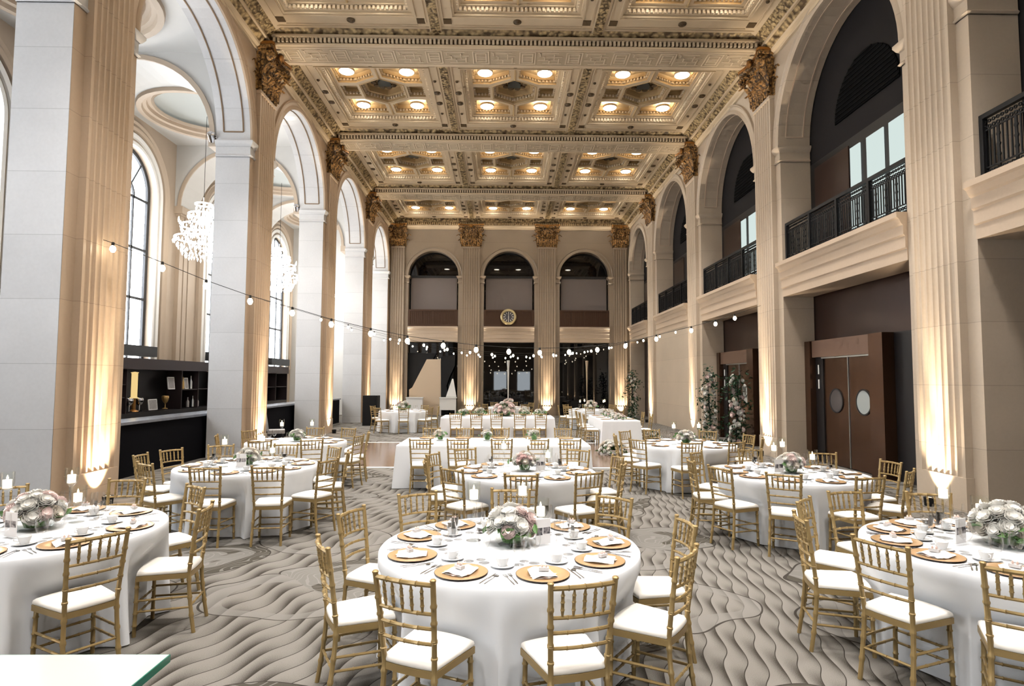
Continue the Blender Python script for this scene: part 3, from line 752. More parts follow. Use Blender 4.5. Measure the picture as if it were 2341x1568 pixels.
struct('ceiling', MB().box(-12.2, 9, -10.2, 36.5, 11.42, 11.6).mesh('ceiling', CEIL), 'closed roof above the gilded coffers', 'ceiling')

# ---- side aisle on the left
ao = [(-10,0),(33.6,0),(33.6,11.2),(-10,11.2)]
WINB = [b for b in BAYS]
holes = [[(m-1.28, 2.45)] + arcpts(m, 1.28, 7.95) + [(m+1.28, 2.45)] for m, r in WINB]
struct('wall_aisle', MB().prism(ao, XO, XO-.35, LYZ, holes).mesh('aisle_wall', PLAST), 'tan plaster outer wall of the left aisle with arched windows', 'wall')
ro = MB(); rw = MB()
for m, r in WINB:
    for (r0, dst) in ((1.28, rw), (1.50, rw)):
        n = 30; wdt = .11 if r0 < 1.4 else .15
        st = [(m-r0, 2.45, -1, 0)] + [(m-r0*math.cos(PI*i/n), 7.95+r0*math.sin(PI*i/n), -math.cos(PI*i/n), math.sin(PI*i/n)) for i in range(n+1)] + [(m+r0, 2.45, 1, 0)]
        dst.sweep([(0,0),(0,.07),(wdt,.07),(wdt,0)], st, lambda s, a, q: (XO+q, s[0]+s[2]*a, s[1]+s[3]*a))
    n = 30; r0 = 1.72
    st = [(m-r0, 2.45, -1, 0)] + [(m-r0*math.cos(PI*i/n), 7.95+r0*math.sin(PI*i/n), -math.cos(PI*i/n), math.sin(PI*i/n)) for i in range(n+1)] + [(m+r0, 2.45, 1, 0)]
    ro.sweep([(0,0),(0,.10),(.10,.13),(.22,.06),(.30,.10),(.32,0)], st, lambda s, a, q: (XO+q, s[0]+s[2]*a, s[1]+s[3]*a))
struct('trim_11', rw.mesh('window_white_trim', WHITE, 35), 'white painted reveals round the aisle windows', 'moulding')
struct('trim_12', ro.mesh('window_tan_trim', PLAST, 35), 'tan mouldings round the aisle windows', 'moulding')
ap = MB()
for y in PC: 
    for o in (-.32, .0, .32): ap.box(XO, XO+.14, y+o-.12, y+o+.12, 0, 8.0)
    ap.box(XO, XO+.2, y-.55, y+.55, 7.7, 8.05)
struct('trim_13', ap.mesh('aisle_pilasters', PLAST), 'plain pilasters on the aisle wall between the windows', 'moulding')
for k, (m, r) in enumerate(WINB):
    if k < 1: continue
    w = struct('window_%d' % (k+6), None, 'tall arched daylight window of the left aisle, number %s from the camera end' % ['one','two','three','four','five','six','seven'][k], 'window')
    part('pane', MB().prism([(m-1.24,2.5)] + arcpts(m, 1.24, 7.95) + [(m+1.24,2.5)], XO-.26, XO-.28, LYZ).mesh('day_pane', DAY), w, label='bright white panes')
    f = MB(); n = 24
    f.sweep([(0,-.04),(0,.04),(.13,.04),(.13,-.04),(0,-.04)], [(m-1.15, 2.45, -1, 0)] + [(m-1.15*math.cos(PI*i/n), 7.95+1.15*math.sin(PI*i/n), -math.cos(PI*i/n), math.sin(PI*i/n)) for i in range(n+1)] + [(m+1.15, 2.45, 1, 0)], lambda s, a, q: (XO-.2+q, s[0]+s[2]*a, s[1]+s[3]*a))
    for y in (-.42, .42): f.box(XO-.22, XO-.17, m+y-.03, m+y+.03, 2.45, 7.75)
    for z in (2.95, 4.5, 6.1, 7.72): f.box(XO-.22, XO-.17, m-1.2, m+1.2, z-.04, z+.04)
    f.sweep([(0,-.03),(0,.03),(.06,.03),(.06,-.03),(0,-.03)], [PI*i/n for i in range(n+1)], lambda a, p, q: (XO-.2+q, m-(.42+p)*math.cos(a), 7.75+(.42+p)*math.sin(a)))
    for a in (PI*.28, PI*.5, PI*.72): f.tube([(XO-.2, m+.45*math.cos(a), 7.75+.45*math.sin(a)), (XO-.2, m+1.22*math.cos(a), 7.9+1.22*math.sin(a))], .03, 6)
    part('frame', f.mesh('window_frame', MULL), w)
    part('sill_rail', MB().box(XO+.02, XO+.3, m-1.25, m+1.25, 2.62, 2.95).mesh('sill_rail', MULL), w)
# transverse arches and saucer domes of the aisle
for k, y in enumerate(PC[1:]):
    po = [(XLB, 10.9), (XLB, 8.0)] + [(p[0], p[1]) for p in arcpts(-9.42, 2.0, 8.0, 24, 0, PI)] + [(XO, 8.0), (XO, 10.9)]
    tr = struct('aisle_arch', MB().prism(po, y-.62, y+.62, XZ).mesh('aisle_arch', PLASTW), 'white transverse arch across the left aisle, %s' % ['behind the camera','beside the camera','first','second','third','fourth'][k], 'arch')
    n = 24; part('moulding', MB().sweep([(0,0),(0,.05),(.12,.05),(.12,0)], [PI*i/n for i in range(n+1)], lambda a, p, q: (-9.42-(2.0+p)*math.cos(a), y-.62-q, 8+(2.0+p)*math.sin(a))).mesh('tmould', PLAST), tr)
    part('impost', MB().box(XO, XO+.3, y-.66, y+.66, 7.75, 8.0).box(XLB-.25, XLB, y-.66, y+.66, 7.75, 8.0).mesh('timpost', PLAST), tr)
for k, (m, r) in enumerate(BAYS):
    if k < 2: continue
    circ = [(-9.42+1.78*math.cos(2*PI*i/40), m+1.78*math.sin(2*PI*i/40)) for i in range(40)]
    h = 2.49 if k < 6 else 2.3
    d = struct('aisle_dome', MB().face([(XO,m-h),(XLB,m-h),(XLB,m+h),(XO,m+h)], 10.2, XY, [circ]).mesh('aisle_ceiling', PLASTW), 'shallow saucer dome in the left aisle ceiling, %s' % ['beside the camera','first','second','third','last'][k-2], 'ceiling')
    part('bowl', MB().lathe([(1.5*math.sin(t*PI/2*.99), 10.36+.55*math.cos(t*PI/2)) for t in [i/10 for i in range(11)]], 40, (-9.42, m, 0)).mesh('dome_bowl', pmat('dome_grey', (.50,.52,.50), .6), 60), d)
    part('ring', MB().lathe([(1.90,10.2),(1.88,10.10),(1.74,10.10),(1.72,10.2),(1.62,10.22),(1.60,10.32),(1.50,10.32),(1.46,10.27),(1.42,10.36)], 40, (-9.42, m, 0)).mesh('dome_ring', PLAST, 35), d)
# the aisle has a dark carpeted floor band and closes at both ends
struct('wall_aisle_end', MB().box(XO, XLB, 33.4, 33.6, 0, 11).mesh('aisle_end', PLASTW), 'far end wall of the left aisle', 'wall')

# ---- bar along the aisle
bar = thing('bar_counter', 'long black bar counter with grey stone top behind the left arches', 'bar', (0,0,0))
part('front', MB().box(-7.32, -7.36, 8.9, 27.4, .0, 1.02).mesh('bar_front', NAVY), bar); part('worktop', MB().box(-7.27, -7.95, 8.85, 27.45, 1.02, 1.075).mesh('bar_top', BARTOP), bar, label='grey stone worktop')
part('end_panel', MB().box(-7.36, -7.9, 8.9, 8.94, 0, 1.02).box(-7.36, -7.9, 27.36, 27.4, 0, 1.02).mesh('bar_ends', NAVY), bar)
def backbar(y0, y1, label):
    t = thing('back_bar_cabinet', label, 'cabinet', (-9.6, y0, 0)); L = y1-y0
    part('fascia', MB().box(-.04, .06, 0, L, 2.16, 2.42).mesh('fascia', FASCIA), t)
    part('back_panel', MB().box(-.5, -.46, 0, L, 0, 2.42).mesh('backp', BLACKM), t)
    part('base', MB().box(-.5, 0, 0, L, 0, 1.02).mesh('basec', BLACKM), t)
    part('top', MB().box(-.5, .06, 0, L, 2.42, 2.45).mesh('topc', FASCIA), t)
    for k, u in enumerate((0, L*.21, L*.62, L*.77, L-.03)): part('divider', MB().box(-.46, 0, u, u+.03, 1.02, 2.16).mesh('div', FASCIA), t)
    for (a, c, z) in ((0, .21, 1.42), (0, .21, 1.75), (.62, 1, 1.58)): part('shelf', MB().box(-.46, -.02, L*a+.03, L*c, z, z+.025).mesh('shelf', FASCIA), t)
    return t
backbar(14.3, 20.8, 'black back bar cabinet with open shelves in the first left arch')
backbar(21.3, 27.2, 'black back bar cabinet seen through the second left arch')
backbar(8.2, 14.1, 'black back bar cabinet behind the nearest left pier')
def frame_item(y, z, w, h, label, lean=.12, mat=FRAMEP):
    t = thing('picture_frame', label, 'picture frame', (-9.72, y, z), 0, rot=(0, -lean, 0))
    part('border', MB().box(-.012, .012, -w/2, w/2, 0, .02).box(-.012,.012,-w/2,w/2,h-.02,h).box(-.012,.012,-w/2,-w/2+.02,0,h).box(-.012,.012,w/2-.02,w/2,0,h).mesh('fb', WHITE), t); part('print', MB().box(-.008,.006,-w/2+.02,w/2-.02,.02,h-.02).mesh('fp', mat), t)
frame_item(18.0, 1.61, .36, .36, 'small grey framed picture leaning on the upper back bar shelf'); frame_item(17.1, 1.05, .42, .30, 'framed picture leaning on the back bar counter'); frame_item(18.85, 1.61, .22, .34, 'narrow framed picture on right upper back bar shelf')
def lathe_item(name, label, cat, y, z, prof, mat, x=-9.75, seg=14):
    t = thing(name, label, cat, (x, y, z), 0, me=MB().lathe(prof, seg).mesh(name, mat, 40)); return t
GOB = [(.0,0),(.06,.0),(.06,.012),(.014,.03),(.012,.12),(.05,.15),(.075,.21),(.08,.27),(.07,.29),(.06,.27)]
lathe_item('goblet', 'left silver goblet on the back bar counter', 'goblet', 16.05, 1.05, [(r*1.25, z*1.2) for r, z in GOB], CHROME); lathe_item('goblet', 'right silver goblet on the back bar counter', 'goblet', 16.5, 1.05, [(r*1.25, z*1.2) for r, z in GOB], CHROME)
lathe_item('goblet', 'gold goblet beside the picture on the back bar', 'goblet', 17.75, 1.05, [(r*1.2, z*1.3) for r, z in GOB], GILTL)
lathe_item('lamp_column', 'tall bright gold column lamp standing in the back bar', 'lamp', 16.25, 1.40, [(.0,0),(.10,0),(.10,.02),(.075,.03),(.075,.66),(.10,.68),(.0,.7)], emat('gold_glow', (1,.72,.30), .45))
lathe_item('lamp_stand', 'dark stand under the gold column lamp', 'stand', 16.25, 1.05, [(0,0),(.12,0),(.11,.02),(.05,.05),(.05,.33),(.09,.35),(0,.35)], GILT)
for k, y in enumerate((14.5, 14.75, 15.0, 15.25)): lathe_item('tumbler', 'white cup on the left back bar shelf, %s from the left' % ['first','second','third','fourth'][k], 'cup', y, 1.775, [(0,0),(.045,0),(.055,.10),(.05,.10),(.04,.01)], WHITE)
for k, y in enumerate((14.55, 14.8, 15.05)): lathe_item('plate_stack', 'stack of white plates on the lower left back bar shelf, %s' % ['left','middle','right'][k], 'plates', y, 1.447, [(0,0),(.10,0),(.13,.03),(.13,.12),(.09,.10),(0,.09)], WHITE)
for k, (y, h) in enumerate(((18.55,.32),(18.68,.36),(19.15,.4),(19.35,.34))): lathe_item('bottle', 'small bottle on the right back bar shelf, %s from left' % ['first','second','third','fourth'][k], 'bottle', y, 1.61, [(0,0),(.045,0),(.045,h*.55),(.015,h*.75),(.015,h),(0,h)], [FRAMEP, GILTL, STEEL, FRAMEP][k])
for k, (y, h) in enumerate(((19.0,.3),(19.3,.34),(19.6,.28))): lathe_item('bottle', 'dark bottle on lower right back bar shelf, %s' % ['left','middle','right'][k], 'bottle', y, 1.05, [(0,0),(.045,0),(.045,h*.55),(.015,h*.75),(.015,h),(0,h)], [FRAMEP, STEEL, FRAMEP][k])
frame_item(23.6, 1.05, 1.1, 1.05, 'grey draped mirror panel in the second back bar', .02, pmat('grey_mirror', (.22,.23,.25), .25))
for k, (y, mm) in enumerate(((23.2, WHITE), (24.0, CHROME), (24.25, GILT))): lathe_item('bar_jar', '%s jar on the second back bar counter' % ['white','chrome','copper'][k], 'jar', y, 1.05, [(0,0),(.07,0),(.09,.1),(.06,.22),(.03,.26),(0,.26)], mm, -9.62)

# chandeliers in the aisle
def chandelier(y, label):
    t = thing('chandelier', label, 'chandelier', (-9.42, y, 6.6))
    part('chain', MB().tube([(0,0,1.0),(0,0,3.6)], .008, 6).mesh('chain', CORD), t)
    part('stem', MB().lathe([(.03,-.5),(.05,-.3),(.02,0),(.06,.3),(.03,.6),(.02,1.0)], 12).mesh('stem', CHROME, 40), t)
    pr = random.Random(3); cr = MB()
    for tier, (rr, z, nn) in enumerate(((.78,-.35,30),(.62,.05,26),(.42,.42,20),(.24,.75,14))):
        cr.lathe([(rr-.02,z),(rr+.02,z),(rr+.02,z+.04),(rr-.02,z+.04),(rr-.02,z)], 24)
        for k in range(nn):
            a = 2*PI*k/nn + tier; 
            for q in range(4):
                rq = rr*(1-.13*q) + pr.uniform(-.03,.03); zz = z - .10 - .15*q + pr.uniform(-.05,.05); s_ = pr.uniform(.022,.04)
                x, yy = rq*math.cos(a), rq*math.sin(a)
                cr.add([(x,yy,zz+s_*1.8),(x+s_,yy,zz),(x,yy+s_,zz),(x-s_,yy,zz),(x,yy-s_,zz),(x,yy,zz-s_*2.4)], [(0,1,2),(0,2,3),(0,3,4),(0,4,1),(5,2,1),(5,3,2),(5,4,3),(5,1,4)])
    part('crystals', cr.mesh('crystals', CRYST), t, kind='stuff')
    for k in range(8):
        a = 2*PI*k/8; x, yy = .7*math.cos(a), .7*math.sin(a)
        ar = part('arm', MB().tube([(0,0,.0),(x*.5,yy*.5,-.12),(x*.9,yy*.9,-.05),(x,yy,.08)], .018, 6).mesh('arm', CHROME, 40), t)
        part('candle_bulb', MB().lathe([(0,0),(.02,0),(.028,.07),(.015,.13),(0,.17)], 8, (x,yy,.1)).mesh('cbulb', BULB, 40), ar)
chandelier(18.9, 'glowing crystal chandelier in the first left arch'); chandelier(25.4, 'glowing crystal chandelier in the second left arch'); chandelier(31.2, 'far crystal chandelier in the left aisle')
for k, (y, s) in enumerate(((14.95,'second'),(21.2,'third'))):
    t = thing('spotlight', 'small chrome spotlight clamped beside the %s left pier' % s, 'spotlight', (XLB-.12, y, 7.95), 0); part('can', MB().lathe([(0,-.12),(.07,-.12),(.09,.1),(.07,.12),(0,.1)], 12).mesh('can', CHROME, 40), t, rot=(.9,.3,0)); part('bracket', MB().box(-.02,.14,-.02,.02,-.03,.03).mesh('brk', CHROME), t)
# ------------------------------------------------------------------ chiavari chair (origin on the floor under the seat, sitter faces +y)
def bamboo(b, path, r, nodes, seg=8):
    """tube along path with raised rings at the given parameters 0..1"""
    P = [Vector(p) for p in path]; n = len(P)-1
    def at(t):
        x = t*n; i = min(int(x), n-1); return P[i].lerp(P[i+1], x-i)
    ts = [(0, r)] ; e = .008
    for q in sorted(nodes): ts += [(q-e*2, r), (q-e*.6, r*1.28), (q+e*.6, r*1.28), (q+e*2, r)]
    ts += [(k/n, r) for k in range(1, n)] + [(1, r)]
    ts.sort(); b.tube([at(t) for t, _ in ts], [rr for _, rr in ts], seg)
def spindle(b, p, q, r):
    p, q = Vector(p), Vector(q)
    pr = [(0,.55),(.1,.9),(.24,1.25),(.27,1.6),(.30,1.25),(.5,1.2),(.54,1.6),(.57,1.2),(.74,1.2),(.77,1.55),(.8,1.15),(.92,.75),(1,.5)]
    b.tube([p.lerp(q, t) for t, _ in pr], [r*k for _, k in pr], 6)
def back_y(z): return -.185 - max(0, z-.44)*.105 - max(0, z-.44)**2*.06
def rear_x(z): return .152 + max(0, z-.44)*.05
def rail(b, z, r, sag=.028):
    x = rear_x(z); y = back_y(z)
    pts = [(x*(-1+2*i/8), y - sag*(1-(-1+2*i/8)**2), z + .004*(1-(-1+2*i/8)**2)) for i in range(9)]
    bamboo(b, pts, r, [.25,.5,.75], 6)
def chair_parts():
    T = []
    for sx in (-1, 1):
        pts = [(sx*(.152+.012*(1-z/.44)) if z < .44 else sx*rear_x(z), (-.185 - .05*(1-z/.44)**1.5) if z < .44 else back_y(z), z) for z in (0,.11,.22,.33,.44,.52,.60,.68,.76,.84,.915)]
        b = MB(); bamboo(b, pts, .0148, [.12,.24,.36,.49,.60,.72,.83], 8); b.lathe([(0,.0),(.017,.0),(.018,.008),(.012,.014),(0,.015)], 8, (pts[-1][0], pts[-1][1], .912)); T.append(('leg', b.mesh('rear_leg', GOLDC, 40)))
        b = MB(); bamboo(b, [(sx*.178, .172, 0), (sx*.174, .168, .2), (sx*.170, .165, .425)], .0145, [.2,.42,.62,.85], 8); T.append(('leg', b.mesh('front_leg', GOLDC, 40)))
    def outline(k):      # trapezoid with bowed front and rounded corners
        pts = []
        for i in range(9): t = -1+2*i/8; pts.append((t*.165*k, -.192*k - .012*(1-t*t)))
        for i in range(9): t = 1-2*i/8; pts.append((t*.200*k, .165*k + .03*(1-t*t)*k))
        return pts
    o = outline(1.0); fr = MB(); fr.prism(o, .408, .445, XY); T.append(('seat_frame', fr.mesh('seat_frame', GOLDC, 40)))
    cu = MB(); rings = [(.985,.446),(1.0,.450),(1.005,.460),(.985,.473),(.92,.483),(.75,.490),(.45,.493)]
    o1 = outline(1.0); n = len(o1); vs = []
    for k, z in rings: vs += [(x*k*.985, y*k*.985, z) for x, y in o1]
    fs = [(i*n+j, i*n+(j+1)%n, (i+1)*n+(j+1)%n, (i+1)*n+j) for i in range(len(rings)-1) for j in range(n)]
    vs.append((0,0,.494)); fs += [((len(rings)-1)*n+j, (len(rings)-1)*n+(j+1)%n, len(vs)-1) for j in range(n)]; fs.append(tuple(range(n-1,-1,-1)))
    cu.add(vs, fs); T.append(('seat_cushion', cu.mesh('seat_cushion', IVORY, 60)))
    b = MB(); rail(b, .893, .0125); T.append(('top_rail', b.mesh('top_rail', GOLDC, 40)))
    for z in (.742, .665, .585):
        b = MB(); rail(b, z, .0095); T.append(('cross_rail', b.mesh('cross_rail', GOLDC, 40)))
    for i in range(5):
        t = -.66 + 1.32*i/4; s_ = .028*(1-t*t)
        b = MB(); spindle(b, (t*rear_x(.742), back_y(.742)-s_, .744), (t*rear_x(.893), back_y(.893)-s_, .892), .0078); T.append(('spindle', b.mesh('spindle', GOLDC, 40)))
    for sx in (-1, 1):
        for z in (.19, .27):
            b = MB(); bamboo(b, [(sx*.16, -.205, z), (sx*.174, .168, z-.01)], .0085, [.33,.66], 6); T.append(('stretcher', b.mesh('stretcher', GOLDC, 40)))
    for z, y, x in ((.20, -.205, .157), (.24, .168, .174), (.16, .168, .174)):
        b = MB(); bamboo(b, [(-x, y, z), (0, y, z), (x, y, z)], .0085, [.25,.5,.75], 6); T.append(('stretcher', b.mesh('stretcher_x', GOLDC, 40)))
    return T
CHAIR = chair_parts()
def far_chair():
    g = {}
    for n, me in CHAIR:
        k = n if n in ('leg', 'seat_cushion', 'seat_frame') else 'backrest' if n in ('top_rail','cross_rail','spindle') else 'stretchers'
        g.setdefault(k, []).append(me)
    T = []
    for k, l in g.items():
        if k == 'leg': T += [('leg', m) for m in l]; continue
        if len(l) == 1: T.append((k, l[0])); continue
        b = MB()
        for m in l: b.add([v.co[:] for v in m.vertices], [tuple(p.vertices) for p in m.polygons])
        T.append((k, b.mesh('far_'+k, GOLDC, 40)))
    return T
CHAIRF = far_chair()
def chair(x, y, deg, label, group, near=True):
    c = thing('dining_chair', label, 'chair', (x, y, 0), math.radians(deg), group)
    place(CHAIR if near else CHAIRF, c); return c

# ------------------------------------------------------------------ tablecloths
def smooth(a, b, x): t = min(1, max(0, (x-a)/(b-a))); return t*t*(3-2*t)
def cloth(per, nor, ctr, chairs, seed, zt=.76, flare=.05, amp=.045, nf=20):
    """per/nor: rim outline and its normals (local), ctr: world centre; chairs: (x,y,deg) that press into the skirt"""
    r = random.Random(seed); n = len(per); b = MB(); vs = []
    rings = [(-.16, zt+.0), (-.03, zt), (-.008, zt-.002), (0, zt-.012), (.002, zt-.05)] + [(None, z) for z in (.66,.58,.50,.42,.33,.24,.15,.07,.008)]
    ph = [r.uniform(0, 2*PI) for _ in range(6)]
    dirs = []
    for (x, y, d) in chairs:
        a = math.radians(d); dirs.append((x-ctr[0], y-ctr[1], -math.sin(a), math.cos(a)))
    for (off, z) in rings:
        t = (zt-z)/zt
        for i in range(n):
            s_ = 2*PI*i/n
            if off is None:
                f = math.sin(nf*s_ + ph[0] + 1.2*math.sin(3*s_+ph[1])) * (.6+.4*math.sin(5*s_+ph[2]))
                o = flare*t + amp*(t**.8)*f + .008*t*math.sin(47*s_+ph[3])
            else: o = off
            x, y = per[i][0] + nor[i][0]*o, per[i][1] + nor[i][1]*o
            if off is None:
                h = 1 - smooth(.50, .70, z)
                for (cx, cy, dx, dy) in dirs:
                    ly = (x-cx)*dx + (y-cy)*dy; lx = (x-cx)*dy - (y-cy)*dx
                    if abs(lx) < .36 and -.4 < ly < .225:
                        k = (1-smooth(.225, .36, abs(lx)))*h*(.225-ly); x += dx*k; y += dy*k
            vs.append((x, y, z))
    m = len(rings)
    fs = [(i*n+j, i*n+(j+1)%n, (i+1)*n+(j+1)%n, (i+1)*n+j) for i in range(m-1) for j in range(n)]
    vs.append((0, 0, zt)); fs += [(j, (j+1)%n, len(vs)-1) for j in range(n)]
    return b.add(vs, fs).mesh('tablecloth', CLOTH, 60)
def round_per(R, n=176): return [(R*math.cos(2*PI*i/n), R*math.sin(2*PI*i/n)) for i in range(n)], [(math.cos(2*PI*i/n), math.sin(2*PI*i/n)) for i in range(n)]
def rect_per(hx, hy, rad=.05, n=220):
    pts = []; nr = []; L = 4*(hx+hy)
    for i in range(n):
        s_ = L*i/n
        if s_ < 2*hx: p, q = (-hx+s_, -hy), (0, -1)
        elif s_ < 2*hx+2*hy: p, q = (hx, -hy+s_-2*hx), (1, 0)
        elif s_ < 4*hx+2*hy: p, q = (hx-(s_-2*hx-2*hy), hy), (0, 1)
        else: p, q = (-hx, hy-(s_-4*hx-2*hy)), (-1, 0)
        # blend normals near corners so that the cloth flares there
        dx, dy = hx-abs(p[0]), hy-abs(p[1]); w = .16
        ax = max(0, 1-dx/w)*(1 if p[0] > 0 else -1); ay = max(0, 1-dy/w)*(1 if p[1] > 0 else -1)
        q = (ax if abs(ax) > abs(q[0]) else q[0], ay if abs(ay) > abs(q[1]) else q[1])
        pts.append(p); nr.append(q)
    return pts, nr
TTOP = MB().lathe([(0,-.03),(.885,-.03),(.89,-.02),(.89,-.002),(0,-.002)], 40, (0,0,.755)).mesh('round_top', WOOD, 40)
TLEG = MB().tube([(0,0,0),(0,0,.725)], .018, 8).mesh('table_leg', STEEL)

# ------------------------------------------------------------------ tableware templates
def lt(name, prof, mat, seg=16, sm=45): return MB().lathe(prof, seg).mesh(name, mat, sm)
CHG = [('plate', lt('charger', [(.0,.004),(.095,.004),(.105,.010),(.155,.014),(.160,.013),(.158,.010),(.10,.003)], CHARG, 32)), ('underside', lt('charger_under', [(.0,.0),(.12,.0),(.150,.005),(.163,.0115),(.161,.0135),(.150,.0095),(.10,.001)], CHARGD, 32))]
def napkin_t():
    b = MB(); w, l = .075, .095; vs = []
    n = 8
    for j in range(n+1):
        v = -1+2*j/n
        for i in range(n+1):
            u = -1+2*i/n; x = u*w*(1.0-.18*max(0, v)); y = v*l
            z = .0145 + .020*(1-u*u)**.5*(.75+.25*math.cos(v*3)) + .004*math.sin(5*u+3*v)
            vs.append((x, y, z))
    fs = [(j*(n+1)+i, j*(n+1)+i+1, (j+1)*(n+1)+i+1, (j+1)*(n+1)+i) for j in range(n) for i in range(n)]
    vs2 = [(x, y, .0145) for x, y, z in vs]; k = len(vs)
    b.add(vs, fs); b.add([(-w,-l,.0146),(w,-l,.0146),(w*.82,l,.0146),(-w*.82,l,.0146)], [(0,1,2,3)])
    c = MB().add([(-.085,-.06,.0165),(.02,-.11,.0165),(.088,-.03,.0165),(-.02,.03,.0165)], [(0,1,2,3)])
    return [('fold', b.mesh('napkin', NAPK, 60)), ('blush_corner', c.mesh('napkin_corner', BLUSH))]
NAP = napkin_t()
fv = MB(); fv.box(-.03,.03,-.016,.016,0,.018)
bw = MB()
for sx in (-1,1): bw.lathe([(0,-.008),(.014,0),(0,.008)], 8, (sx*.012, 0, .024), 'x')
FAV = [('box', fv.mesh('favor_box', FAVOR)), ('bow', bw.mesh('favor_bow', BLUSH, 60))]
def flat(b, pts, z0, z1):
    b.prism(pts, z0, z1, XY)
def fork_m():
    b = MB(); flat(b, [(-.004,-.1),(.004,-.1),(.006,-.06),(.003,.0),(.003,.03),(-.003,.03),(-.003,0),(-.006,-.06)], .001, .003); flat(b, [(-.003,.03),(.003,.03),(.0115,.05),(.0115,.06),(-.0115,.06),(-.0115,.05)], .001, .003)
    for k in range(4): b.box(-.0115+k*.0067,-.0085+k*.0067,.06,.1,.001,.003)
    return b.mesh('fork', SILV)
def knife_m():
    b = MB(); flat(b, [(-.005,-.11),(.005,-.11),(.004,.0),(-.004,.0)], .001, .006); flat(b, [(-.004,0),(.007,0),(.009,.06),(.003,.11),(-.003,.10)], .001, .003); return b.mesh('knife', SILV)
def spoon_m():
    b = MB(); flat(b, [(-.004,-.1),(.004,-.1),(.003,.04),(-.003,.04)], .001, .003); b.lathe([(0,.0),(.012,.002),(.017,.005),(.015,.006),(0,.003)], 12, (0,.062,0)); return b.mesh('spoon', SILV, 40)
FORK, KNIFE, SPOON = fork_m(), knife_m(), spoon_m()
SAU = lt('saucer', [(0,.002),(.04,.002),(.05,.006),(.075,.013),(.077,.015),(.05,.009),(0,.006)], PORC, 22)
cb = MB().lathe([(0,.0),(.024,.0),(.026,.006),(.034,.022),(.042,.052),(.041,.053),(.032,.02),(0,.006)], 16)
ch_ = MB().tube([(.036,0,.042),(.058,0,.044),(.062,0,.028),(.034,0,.016)], .0035, 6)
CUP = [('bowl', cb.mesh('cup_bowl', PORC, 50)), ('handle', ch_.mesh('cup_handle', PORC, 50))]
WINE = [('bowl', lt('wine_bowl', [(.004,.085),(.025,.095),(.040,.125),(.043,.155),(.036,.21),(.0345,.21),(.0415,.155),(.038,.126),(.022,.098),(0,.09)], GLASS)), ('stem', lt('wine_stem', [(0,0),(.036,.0),(.036,.002),(.006,.006),(.004,.02),(.004,.085)], GLASS, 12))]
FLUTE = [('bowl', lt('flute_bowl', [(.004,.08),(.018,.10),(.026,.15),(.025,.225),(.0235,.225),(.0245,.15),(.016,.102),(0,.085)], GLASS)), ('stem', lt('flute_stem', [(0,0),(.032,0),(.032,.002),(.006,.006),(.0035,.02),(.004,.08)], GLASS, 12))]
GOBL = [('bowl', lt('gob_bowl', [(.005,.055),(.03,.065),(.041,.10),(.040,.155),(.0385,.155),(.039,.10),(.028,.067),(0,.06)], GLASS)), ('stem', lt('gob_stem', [(0,0),(.035,0),(.035,.003),(.008,.007),(.006,.02),(.006,.055)], GLASS, 12))]
def candle_t(h, bowl):
    """tall stemmed candle glass"""
    T = [('stem', lt('holder_stem', [(0,0),(.055,0),(.055,.004),(.012,.012),(.007,.03),(.007,h),(.02,h+.02)], GLASSV, 14)),
         ('glass_cup', lt('holder_cup', [(.02,h+.02),(bowl*.8,h+.04),(bowl,h+.08),(bowl,h+.17),(bowl-.003,h+.17),(bowl-.003,h+.082),(bowl*.75,h+.044),(0,h+.03)], GLASSV, 18)),
         ('candle', lt('candle', [(0,h+.045),(.03,h+.045),(.031,h+.11),(.0,h+.108)], WAX, 14), (0,0,0), [('flame', lt('flame', [(0,h+.11),(.006,h+.118),(.007,h+.125),(.003,h+.14),(0,h+.148)], FLAME, 8))])]
    return T
CAND1, CAND2 = candle_t(.25, .048), candle_t(.12, .062)
VOT = [('glass_cup', lt('votive', [(0,.0),(.028,.0),(.032,.06),(.030,.06),(.026,.004),(0,.004)], GLASSV, 14)), ('candle', lt('vcandle', [(0,.005),(.024,.005),(.024,.032),(0,.03)], WAX, 12), (0,0,0), [('flame', lt('vflame', [(0,.032),(.006,.038),(.004,.052),(0,.06)], FLAME, 8))])]

# ------------------------------------------------------------------ flowers
def bloom_mesh(seed, mat, full=1.0):
    r = random.Random(seed); b = MB()
    for l in range(5):
        k = 1-l*.17; n = 6 if l < 3 else 4; op = (1.75, 1.95, 2.1, 2.25, 2.4)[l]*full
        for q in range(n):
            a0 = 2*PI*(q+.5*(l % 2))/n + r.uniform(-.15,.15); w = 2*PI/n*.66; vs = []; R = k*(1+r.uniform(-.05,.05))
            for j in range(5):
                v = j/4; ph = v*op*.62 + .05
                for i in range(5):
                    u = -1+2*i/4; a = a0 + u*w*(1-.25*(v-.6)**2)
                    rr = R*(1 + .05*math.sin(9*u+q)*v - .07*u*u*v); ruff = .05*math.sin(6*u+q*2+l)*v*v
                    vs.append((rr*math.sin(ph)*math.cos(a), rr*math.sin(ph)*math.sin(a), -.1 - rr*math.cos(ph)*.85 + ruff + l*.03))
            b.add(vs, [(j*5+i, j*5+i+1, (j+1)*5+i+1, (j+1)*5+i) for j in range(4) for i in range(4)])
    return b.mesh('bloom', mat, 70)
BL = {'w': [bloom_mesh(1, ROSEW), bloom_mesh(2, ROSEW, .9)], 'c': [bloom_mesh(3, ROSEC), bloom_mesh(4, ROSEC, .92)], 'p': [bloom_mesh(5, ROSEP), bloom_mesh(6, ROSEP, .9)], 'h': [bloom_mesh(7, ROSEH)]}
